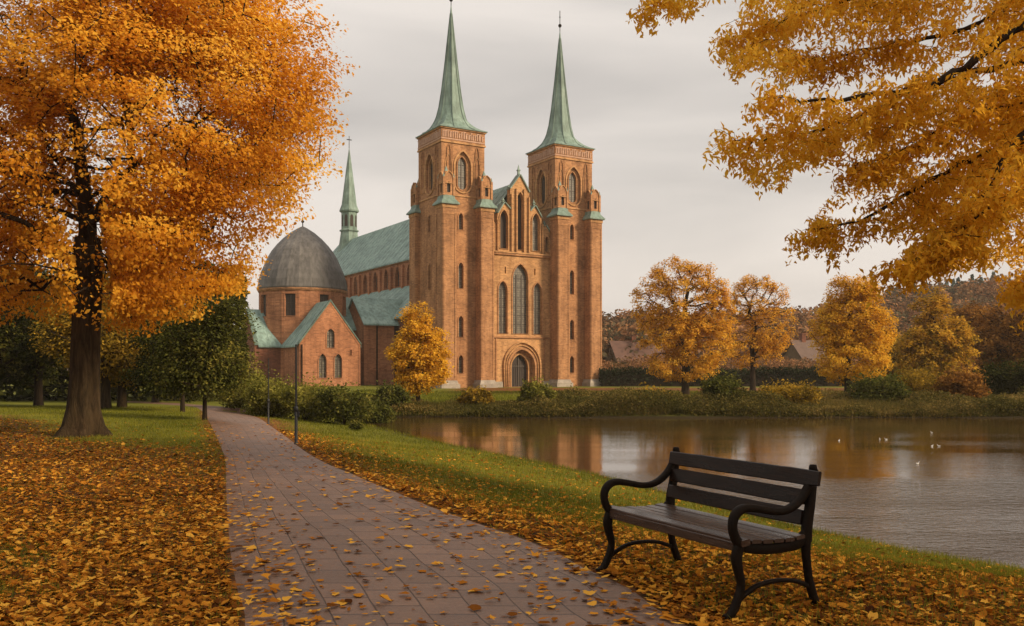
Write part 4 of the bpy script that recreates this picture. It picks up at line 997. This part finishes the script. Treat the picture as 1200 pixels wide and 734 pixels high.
radR[:7] = np.linspace(.30, .14, 7)
for i_ in range(7, nmain):
    f_ = ((i_-7) % 33)/33.0; radR[i_] = max(radR[i_], (.085, .06, .07, .05, .05, .05, .03, .05, .055, .04)[(i_-7)//33]*(1-f_)**1.1+.006)
NRl = NR_-rt_loc
root_trunk('trunk', [(0,0,-.3,.62,.5),(0,0,.1,.5,.4),(0,0,.6,.40,.12),(0,0,1.8,.35,.05),(0,0,3.4,.33,.03),(0,0,4.6,.31,.02)], M['bark'], rt, seed=4)
limb_mesh('limbs', NRl, np.array(PR_), radR, M['bark_dark'], rt, 6)
twn = NR_[7:][radR[7:] < .02]; perR = 17
LPs = np.repeat(twn, perR, axis=0)+R4.uniform(-1, 1, (len(twn)*perR, 3))*np.array((.10,.13,.05))
LPs[:,2] -= R4.random(len(LPs))**1.3*.22
cid = np.repeat(R4.normal(size=len(twn))*.07, perR)
# unseen rest of the crown; last two lobes added to shade the foreground
crownR = shell_points(1500, [(11.3,10.6,11.0,4.0,4.4,2.4),(14.0,2.6,8.6,5.2,5.0,3.6),(12.5,-2.0,8.0,4.4,4.2,3.0)], R4, .3)
crownR = crownR[(crownR[:,0]/np.maximum(crownR[:,1], .1) > .64) | ((crownR[:,2]-CAMZ)/np.maximum(crownR[:,1], .1) > .47)]
LPc = sprays(crownR, 40, np.array((.35,.35,.25)), .7, R4)
tn = np.concatenate([tone_of(LPs, .8, 1.0, .28, R4, cid), tone_of(LPc, .5, 1.0, .25, R4)])
SZ = np.concatenate([np.full(len(LPs), .092), np.full(len(LPc), .17)])
V1, F1 = quads(np.concatenate([LPs, LPc])-rt_loc, SZ, bias=.2, aspect=.40, droop=2.2, rng=R4)
np_mesh('crown', V1, F1, 4, M['leaf_gold'], rt, tone=np.repeat(np.clip(tn, 0, 1), 4))

# ------------------------------------------------------------------ middle distance trees
def tree(name, label, px, base_py, Y, lobes_px, mat, nleaf, lsize, trunk_w, fork_py, barkm='bark_dark', natt=260, group=None, seed=0, spread=.5, inner=.35, gap=.0, ground=None, cat='tree', lean=0):
    """lobes_px: (cx, cy, rx, ry) in metres right of the stem / above the base, sizes in metres"""
    rng = np.random.default_rng(100+seed); x = (px-600)/FPX*Y; zb = float(gz(x, Y)) if ground is None else ground
    e = empty(name, (x, Y, zb), 0, label, cat, group); k = Y/FPX
    L_ = [((cx-px)*k, rng.uniform(-.15, .15)*rx*k, (CAMZ+(HOR-cy)*k)-zb, rx*k, rx*k*.95, ry*k) for cx, cy, rx, ry in lobes_px]
    att = shell_points(natt, L_, rng, inner, gap, .9/(spread*2))
    fz = CAMZ+(HOR-fork_py)*k-zb; tw = trunk_w*k/2
    top = max(l[2] for l in L_)
    start = [(0,0,-.2),(0,0,fz*.2),(0,0,fz*.6),(0,0,fz)]+[(rng.normal()*.08*i, rng.normal()*.08*i, fz+(top-fz)*i/5) for i in range(1, 5)]
    nd, pr = grow(att, start, .7, .12, rng)
    r = limbs(nd, pr, .02, None, 2.3); r = r*(tw*1.0/r[3]); r = np.clip(r, .018, tw); r[0] = tw*1.7; r[1] = tw*1.15; r[2] = tw; r[3] = tw
    limb_mesh('trunk', nd, pr, r, M[barkm], e, 7)
    per = max(4, nleaf//len(att)); LPt = sprays(att, per, np.full(3, spread), .7, rng)
    cid = np.repeat(rng.normal(size=len(att))*.1, per)
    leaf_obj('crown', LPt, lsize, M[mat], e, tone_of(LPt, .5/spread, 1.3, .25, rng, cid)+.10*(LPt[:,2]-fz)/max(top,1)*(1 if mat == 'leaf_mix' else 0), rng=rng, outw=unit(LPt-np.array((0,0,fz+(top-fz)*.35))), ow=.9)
    return e
tree('small_tree', 'small round orange tree on the far bank in front of the cathedral', 490, 478, 56, [(492,412,34,40),(480,420,24,34),(505,425,22,34),(490,378,22,22),(488,446,22,14)], 'leaf_amber', 24000, .15, 5, 452, seed=1, natt=460, spread=.25, gap=.4)
tree('broad_tree', 'tall broad amber tree right of the cathedral, the biggest on the far lawn', 803, 462, 84, [(803,352,46,50),(768,352,30,30),(795,322,34,20),(835,370,26,44),(780,392,34,32),(820,400,40,34),(842,345,16,20),(800,430,44,16)], 'leaf_rust', 42000, .19, 8, 412, seed=2, natt=800, spread=.34, inner=.55, gap=.5)
tree('airy_tree', 'slimmer tree with open branches and a dark forked stem, right of the broad amber tree', 882, 458, 96, [(888,352,36,30),(902,380,30,36),(866,362,18,24),(886,334,24,14),(880,410,34,22),(905,400,18,24)], 'leaf_rust', 17000, .19, 6, 420, seed=3, natt=560, spread=.30, inner=.5, gap=.6)
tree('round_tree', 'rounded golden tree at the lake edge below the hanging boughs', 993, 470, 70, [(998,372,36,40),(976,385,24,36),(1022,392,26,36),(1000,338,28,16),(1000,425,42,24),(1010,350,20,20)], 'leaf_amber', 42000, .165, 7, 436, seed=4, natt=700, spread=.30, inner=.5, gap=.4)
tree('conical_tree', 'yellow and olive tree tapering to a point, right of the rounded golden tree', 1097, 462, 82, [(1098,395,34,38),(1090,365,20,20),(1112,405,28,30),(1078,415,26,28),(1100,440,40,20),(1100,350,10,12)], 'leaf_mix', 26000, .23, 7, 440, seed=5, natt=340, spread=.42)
# darker trees to the right of it
for i, (px, by, Y, lobs, mat, lab) in enumerate((
    (1172, 462, 88, [(1172,400,34,40),(1150,420,26,30),(1195,390,26,40),(1165,372,20,18)], 'leaf_brown', 'dark brown leaved tree at the right end of the far bank'),
    (1228, 462, 84, [(1228,385,44,46),(1210,420,30,30)], 'leaf_brown', 'tall brown tree cut off by the right edge of the photo'),
    (1132, 458, 98, [(1132,392,24,30),(1142,372,16,18)], 'leaf_brown', 'narrow rust brown tree behind the yellow and olive tree'),
    (1048, 460, 92, [(1050,430,26,26),(1040,412,18,22)], 'leaf_olive', 'low olive tree filling the gap right of the rounded golden tree'))):
    tree('brown_tree' if 'brown' in mat else 'olive_tree', lab, px, by, Y, lobs, mat, 13000, .25, 7, 440, seed=20+i, natt=240, spread=.5, group=None)
# left side: dark green wood
lt = [
    (240, 486, 33, [(238,395,48,42),(262,372,32,34),(218,420,40,32),(262,425,30,26),(236,445,50,18)], 'leaf_midgreen', 26000, .105, 5, 462, 'dark green tree where the path bends, in front of the chapel'),
    (214, 474, 40, [(205,400,50,40),(190,440,40,20)], 'leaf_green', 15000, .14, 5, 458, 'dark leafy tree just left of the path bend'),
    (143, 468, 44, [(150,400,50,44),(130,360,40,30),(160,430,45,20)], 'leaf_olive', 20000, .14, 9, 420, 'olive tree with a pale stem behind the thick trunk, right one of two'),
    (124, 466, 42, [(100,390,50,36),(120,420,40,20)], 'leaf_olive', 13000, .14, 10, 420, 'olive tree with a pale stem behind the thick trunk, left one of two'),
    (45, 462, 48, [(45,380,60,50),(20,420,50,30)], 'leaf_green', 18000, .17, 9, 440, 'dark green tree near the left edge behind the lawn'),
    (-20, 464, 44, [(-20,380,60,60)], 'leaf_green', 12000, .17, 9, 440, 'dark green tree cut off by the left edge of the photo'),
    (182, 462, 56, [(180,385,55,50),(200,420,50,30)], 'leaf_green', 18000, .19, 7, 440, 'dark green tree deep in the wood, left of the path bend')]
for i, (px, by, Y, lobs, mat, nl, ls, tw, fk, lab) in enumerate(lt):
    tree('woodland_tree', lab, px, by, Y, lobs, mat, nl, ls, tw, fk, barkm='bark' if 'pale' in lab else 'bark_dark', seed=40+i, natt=300, spread=.36, group='trees at the edge of the dark wood')

# ------------------------------------------------------------------ bushes
def bush(name, label, px, Y, w_px, h_px, mat, nleaf, lsize, seed=0, group=None, cat='bush', top_py=None, dz=0):
    rng = np.random.default_rng(300+seed); x = (px-600)/FPX*Y; k = Y/FPX; zb = float(gz(x, Y)); e = empty(name, (x, Y, zb+dz), 0, label, cat, group)
    W_, H_ = w_px*k/2, h_px*k
    L_ = [(0,0,H_*.45,W_*.8,W_*.7,H_*.55)]+[(rng.uniform(-.55,.55)*W_, rng.uniform(-.4,.4)*W_, H_*rng.uniform(.25,.7), W_*rng.uniform(.18,.5), W_*.35, H_*rng.uniform(.18,.38)) for _ in range(9)]
    P = shell_points(nleaf, L_, rng, .45, .35, 1.6)
    st_ = rng.random(len(P)) < .16; P[st_,2] += rng.random(st_.sum())**2*H_*.38; P[:,0] += (vnoise(P[:,1], P[:,2], 0, 2.5)-.5)*W_*.5; P = P[P[:,2] > -.05]
    leaf_obj('foliage', P, lsize, M[mat], e, tone_of(P, 1.2/max(W_*.5,.5), 1.2, .25, rng), rng=rng, bias=.4)
    m = MB()
    for q in range(5):
        a = rng.uniform(0, 6.28); m.tube([(0,0,-.1), (math.cos(a)*W_*.2, math.sin(a)*W_*.2, H_*.35), (math.cos(a)*W_*.5, math.sin(a)*W_*.4, H_*.7)], [.05,.03,.012], 5)
    m.build('stems', M['bark_dark'], e)
for i, (px, Y, w_, h_, mat, lab) in enumerate((
    (283, 47, 74, 44, 'leaf_bush', 'yellowish bush next to the path bend, leftmost before the chapel'),
    (318, 45, 84, 46, 'leaf_bush', 'green bush behind the two black posts'),
    (358, 44, 86, 46, 'leaf_bush', 'bush below the two pointed chapel windows'),
    (402, 43, 84, 44, 'leaf_midgreen', 'bush right below the corner of the chapel gable'),
    (437, 47, 60, 34, 'leaf_midgreen', 'darker bush between the chapel and the small orange tree'),
    (458, 53, 52, 28, 'leaf_midgreen', 'dark bush touching the small orange tree on its left'),
    (845, 54, 62, 38, 'leaf_midgreen', 'dark green bush at the water edge below the broad amber tree'),
    (628, 54, 50, 30, 'leaf_bush', 'bush at the water edge in front of the cathedral portal'),
    (1128, 56, 66, 42, 'leaf_brown', 'reddish brown domed bush near the right end of the bank'),
    (1030, 56, 90, 36, 'leaf_midgreen', 'low green bush under the rounded golden tree'),
    (1075, 58, 80, 46, 'leaf_olive', 'olive bush left of the reddish brown domed bush'),
    (1180, 62, 84, 52, 'leaf_green', 'dark bush right of the reddish brown domed bush'),
    (1235, 60, 70, 56, 'leaf_green', 'dark bush at the right edge of the photo'),
    (556, 55, 46, 20, 'leaf_olive', 'low pale bush at the water edge right of the small orange tree'),
    (760, 55, 60, 22, 'leaf_olive', 'low olive bush left of the dark green bank bush'),
    (920, 55, 90, 26, 'leaf_olive', 'wide low olive bush on the bank below the airy tree'))):
    bush('bush', lab, px, Y, w_, h_, mat, 7000, .13 if Y < 50 else .16, i, group='bushes around the lake')
bush('bush', 'tiny bush alone at the left end of the lake', 418, 38.5, 22, 12, 'leaf_midgreen', 900, .09, 77, group='bushes around the lake')
# clipped hedge across the far lawn
e = empty('hedge', (0, 122, LOW), 0, 'long dark clipped hedge running behind the far lawn', 'hedge')
P = np.stack([RNG.uniform(12, 60, 30000), RNG.uniform(-.9, .9, 30000), RNG.random(30000)**.6*2.3*(1+.1*RNG.normal(size=30000))], 1); P[:,2] *= .85+.3*fbm(P[:,0], 0, 0, .4)
leaf_obj('foliage', P, .28, M['leaf_hedge'], e, tone_of(P, .8))
m = MB(); m.box(12.3, 59.7, -.6, .6, -.2, 1.6); m.build('branches', M['bark_dark'], e)

# ------------------------------------------------------------------ bank reeds and rough grass (uncountable)
def blades(P, h, wdt, lean, rng, mat, name, tone, kind='stuff'):
    n = len(P); a = rng.uniform(0, 6.283, n); dx = np.cos(a)*wdt/2; dy = np.sin(a)*wdt/2; lx = rng.normal(size=n)*lean*h; ly = rng.normal(size=n)*lean*h
    V = np.stack([P+np.stack([-dx,-dy,np.full(n,-.02)],1), P+np.stack([dx,dy,np.full(n,-.02)],1), P+np.stack([lx,ly,h],1)], 1).reshape(-1,3)
    o = np_mesh(name, V, np.arange(3*n), 3, mat, tone=np.repeat(np.clip(tone,0,1),3)); return tag(o, kind=kind)
rng = np.random.default_rng(21)
n = 60000; x = rng.uniform(-12, 44, n); y = 51.3+rng.random(n)**1.2*9.5; d = shore_dist(x, y); k = (d > .02) & (vnoise(x, y, 0, .4)+rng.random(n)*.6 > .45); x, y = x[k], y[k]
P = np.stack([x, y, gz(x, y)], 1); hh = (.35+.75*fbm(x, y, 5, .3))*rng.uniform(.6, 1.3, len(x))*(1-.55*sstep(53, 60, y))
blades(P, hh*.6, .04, .5, rng, M['reed'], 'reed_bed', tone_of(P, .5, 1.4, .3, rng))
n = 150000; x = rng.uniform(-12, 48, n); y = 51.1+rng.random(n)**1.2*8.5; d = shore_dist(x, y); hgt = np.clip((fbm(x, y, 8, .28)-.28)*3.6, .2, 1.6)*(.5+.5*vnoise(x, y, 2, 1.3)); k = d > .0; x, y, hgt = x[k], y[k], hgt[k]
P = np.stack([x, y, gz(x, y)+hgt*rng.random(len(x))**.7], 1)
V1, F1 = quads(P, .12, bias=.2, droop=-.6, rng=rng); tag(np_mesh('bank_scrub', V1, F1, 4, M['reed'], tone=np.repeat(np.clip(tone_of(P, .35, 1.7, .3, rng)+.1, 0, 1), 4)), kind='stuff')
# lawn grass
n = 420000; u_ = rng.random(n); Yb = 4.6*(46/4.6)**(u_**.8); x = (rng.random(n)*2-1)*.62*Yb; y = Yb
d, side = edge_dist(x, y); k = (d > -.03) & (shore_dist(x, y) > .03); x, y, d = x[k], y[k], d[k]
lt_ = litter(x, y); k = rng.random(len(x)) > lt_*.93; x, y, d = x[k], y[k], d[k]
P = np.stack([x, y, gz(x, y)], 1); sc_l = .55+y*.035
wet = sstep(1.6, .2, shore_dist(x, y))
blades(P, rng.uniform(.035, .075, len(x))*(1+wet*.5)*(.8+.02*y), .007*sc_l*1.6, .35, rng, M['grass'], 'lawn_grass', tone_of(P, .4, 1.2, .3, rng))
n = 90000; x = rng.uniform(-16, 70, n); y = 56+rng.random(n)*40; P = np.stack([x, y, gz(x, y)], 1)
blades(P, rng.uniform(.1, .25, n), .07, .3, rng, M['grass'], 'far_lawn_grass', tone_of(P, .2, 1.2, .3, rng)*.8)

# ------------------------------------------------------------------ fallen leaves (uncountable)
def fallen(x, y, size, rng, name, lift=.004, tilt=.2, tb=0.0):
    n = len(x); K = 10; ang = np.arange(K)*2*math.pi/K; ang = ang[None]+rng.normal(size=(n,K))*.13; rr = np.array((1.0,.46,.86,.42,.66,.3,.66,.42,.86,.46))
    yaw = rng.uniform(0, 6.283, n); el = rng.uniform(.4, 1.0, n); s = size*rng.uniform(.45, 1.45, n)**1.1
    lob_ = rng.random((n,1))**.7; r = (rr[None]*lob_+.78*(1-lob_))*s[:,None]*.5*(1+.16*rng.normal(size=(n,K))); X = r*np.cos(ang); Y_ = r*np.sin(ang)*el[:,None]
    curl = rng.uniform(-.3, .9, n)*.7/np.maximum(size, .01); Z = curl[:,None]*(Y_**2)*1.6+rng.normal(size=(n,1))*.1*X
    tx = rng.normal(size=n)*tilt; ty = rng.normal(size=n)*tilt
    Z = Z+X*tx[:,None]+Y_*ty[:,None]; Z -= Z.min(1)[:,None]
    cy, sy = np.cos(yaw)[:,None], np.sin(yaw)[:,None]; Xr = X*cy-Y_*sy; Yr = X*sy+Y_*cy
    z0 = gz(x, y)+lift+rng.random(n)*.014
    ring = np.stack([Xr+x[:,None], Yr+y[:,None], Z+z0[:,None]], -1); cen = np.stack([x, y, z0+Z.mean(1)*.3], -1)[:,None]
    V = np.concatenate([cen, ring], 1).reshape(-1,3); b0 = np.arange(n)*(K+1)
    F = np.stack([np.stack([b0, b0+1+i, b0+1+(i+1) % K], -1) for i in range(K)], 1).reshape(-1)
    t = np.clip(rng.normal(.57+tb, .28, n)+(fbm(x, y, 2, .6)-.5)*.5, 0, 1)
    o = np_mesh(name, V, F, 3, M['fallen'], tone=np.repeat(t, K+1)); return tag(o, kind='stuff')
rng = np.random.default_rng(33)
n = 230000; u_ = rng.random(n); Yb = 4.5*(30/4.5)**u_; x = (rng.random(n)*2-1)*.63*Yb; y = Yb
d, side = edge_dist(x, y); lt_ = litter(x, y); keep = (d > .0) & (shore_dist(x, y) > .1) & (rng.random(n) < lt_**1.4*.66+.012)
fallen(x[keep], y[keep], .052+.0016*y[keep], rng, 'leaf_litter')
n = 16000; u_ = rng.random(n); Yb = 4.5*(34/4.5)**u_; x = (rng.random(n)*2-1)*.6*Yb; y = Yb
d, side = edge_dist(x, y); dd = np.maximum(0, -d-.45*np.maximum(0, fbm(x, y, 4, 1.4)-.35)*2); pr_ = .09+.78*np.exp(-dd/.3)+.22*np.exp(-dd/.8)+.15*sstep(.62,.8,fbm(x,y,7,1.1)); keep = (d < 0) & (rng.random(n) < pr_)
fallen(x[keep], y[keep], .082+.001*y[keep], rng, 'path_leaves', lift=.024, tilt=.05, tb=.16)

# ------------------------------------------------------------------ far forest on the hill
rng = np.random.default_rng(44)
C_ = []; T_ = []
n_tree = 1000; tx = rng.uniform(-30, 215, n_tree); ty = rng.uniform(165, 292, n_tree); kk = (np.abs(tx/ty-.15) < .55); tx, ty = tx[kk], ty[kk]
for x_, y_ in zip(tx, ty):
    r0 = rng.uniform(2.6, 4.6); h_ = rng.uniform(6, 10); z_ = float(hillz(x_, y_)); m_ = 170
    d = rng.normal(size=(m_,3)); d /= np.linalg.norm(d, axis=1)[:,None]; d *= rng.uniform(.6, 1.05, m_)[:,None]
    C_.append(np.array((x_, y_, z_+h_*.55))+d*np.array((r0, r0, h_*.5))); T_.append(np.full(m_, rng.random()*.9)+rng.normal(size=m_)*.12)
C_ = np.concatenate(C_); T_ = np.concatenate(T_)
V1, F1 = quads(C_, 1.15, rng=rng); tag(np_mesh('hill_forest', V1, F1, 4, M['leaf_forest'], tone=np.repeat(np.clip(T_,0,1), 4)), kind='stuff')
# spruces along the crest at the right
C_ = []; T_ = []
for k in range(64):
    x_ = rng.uniform(120, 200); y_ = rng.uniform(270, 305); z_ = float(hillz(x_, y_))-1; h_ = rng.uniform(8, 11.5); m_ = 420
    f = rng.random(m_)**.7; a = rng.uniform(0, 6.28, m_); rad_ = (1-f)*3.0*rng.uniform(.3, 1, m_)+.1
    C_.append(np.stack([x_+rad_*np.cos(a), y_+rad_*np.sin(a), z_+1.0+f*h_], 1)); T_.append(np.full(m_, rng.random()*.7+.15)+rng.normal(size=m_)*.12)
C_ = np.concatenate(C_); T_ = np.concatenate(T_)
V1, F1 = quads(C_, .9, bias=.1, rng=rng); tag(np_mesh('spruce_forest', V1, F1, 4, M['leaf_conifer'], tone=np.repeat(np.clip(T_,0,1), 4)), kind='stuff')
# dark wood behind the left lawn
n = 60000; x = rng.uniform(-75, -16, n); y = rng.uniform(60, 74, n); hh = 7+5*fbm(x, y, 0, .12); z = LOW+rng.random(n)**.8*hh
k = (x/y < -.30+0*x) & (x/y > -.72); P = np.stack([x, y, z], 1)[k]
V1, F1 = quads(P, .5, rng=rng); tag(np_mesh('dark_wood', V1, F1, 4, M['leaf_green'], tone=np.repeat(np.clip(tone_of(P, .3, 1.4, .2, rng), 0, 1), 4)), kind='stuff')

# ------------------------------------------------------------------ white ducks on the water
b = MatB('white_feathers'); M['feather'] = b.fin((.75,.72,.66), .7)
b = MatB('orange_beak'); M['beak'] = b.fin((.5,.2,.03), .5)
def duck(px, py, rz, lab, z=None):
    Y = (CAMZ-WZ)*FPX/(py-HOR); x = (px-600)/FPX*Y
    e = empty('duck', (x, Y, WZ), rz, lab, 'duck', 'white ducks on the lake'); e.scale = (.4, .4, .4)
    m = MB(); prof = [(-.13,.075,.004),(-.12,.07,.02),(-.08,.05,.045),(0,.04,.062),(.07,.045,.056),(.11,.065,.035),(.125,.09,.026),(.13,.125,.022),(.135,.15,.026),(.15,.165,.03),(.172,.165,.024),(.185,.16,.008)]
    rings = [[(x_+ (0), r_*math.cos(2*math.pi*k/10), z_+r_*.8*math.sin(2*math.pi*k/10)) for k in range(10)] for x_, z_, r_ in prof]
    m.loft(rings, 0); m.build('body', M['feather'], e)
    m = MB(); m.frus(.178, .215, -.012, .012, .15, .165, .003); m.build('beak', M['beak'], e)
for px, py, rz, lab in ((1092, 523.5, .4, 'white duck on open water, the left one of the closest pair'), (1100.5, 523.5, 2.5, 'white duck on open water, the right one of the closest pair'), (1075, 544, .2, 'lone white duck nearest to the bench, far right of it'), (1031, 515.5, 1.2, 'small white duck, left of the pair farther out'), (1038.5, 515.5, 3.0, 'small white duck, right of the pair farther out'), (983, 517, .7, 'leftmost white duck, above the right end of the bench'), (1092, 507.5, 2.0, 'farthest white duck, close to the far bank')):
    duck(px, py, rz, lab)

# rust coloured thicket behind the far hedge
rng = np.random.default_rng(71); n = 46000; x = rng.uniform(12, 74, n); y = rng.uniform(126, 150, n); hh = 1.2+4.6*fbm(x, y, 4, .16)
P = np.stack([x, y, LOW+rng.random(n)**.7*hh], 1); V1, F1 = quads(P, .34, bias=.2, rng=rng)
tag(np_mesh('thicket', V1, F1, 4, M['leaf_forest'], tone=np.repeat(np.clip(tone_of(P, .25, 1.3, .2, rng), 0, 1), 4)), kind='stuff')
# ------------------------------------------------------------------ air
hz = MB(); hz.box(-700, 700, -60, 700, -4.2, 75)
hm = bpy.data.materials.new('autumn_haze'); hm.use_nodes = True; hm.node_tree.nodes.clear()
vo = hm.node_tree.nodes.new('ShaderNodeVolumePrincipled'); ho_ = hm.node_tree.nodes.new('ShaderNodeOutputMaterial')
vo.inputs['Color'].default_value = (.95, .86, .76, 1); vo.inputs['Density'].default_value = .00026
hm.node_tree.links.new(vo.outputs[0], ho_.inputs['Volume'])
tag(hz.build('haze', hm), kind='stuff')
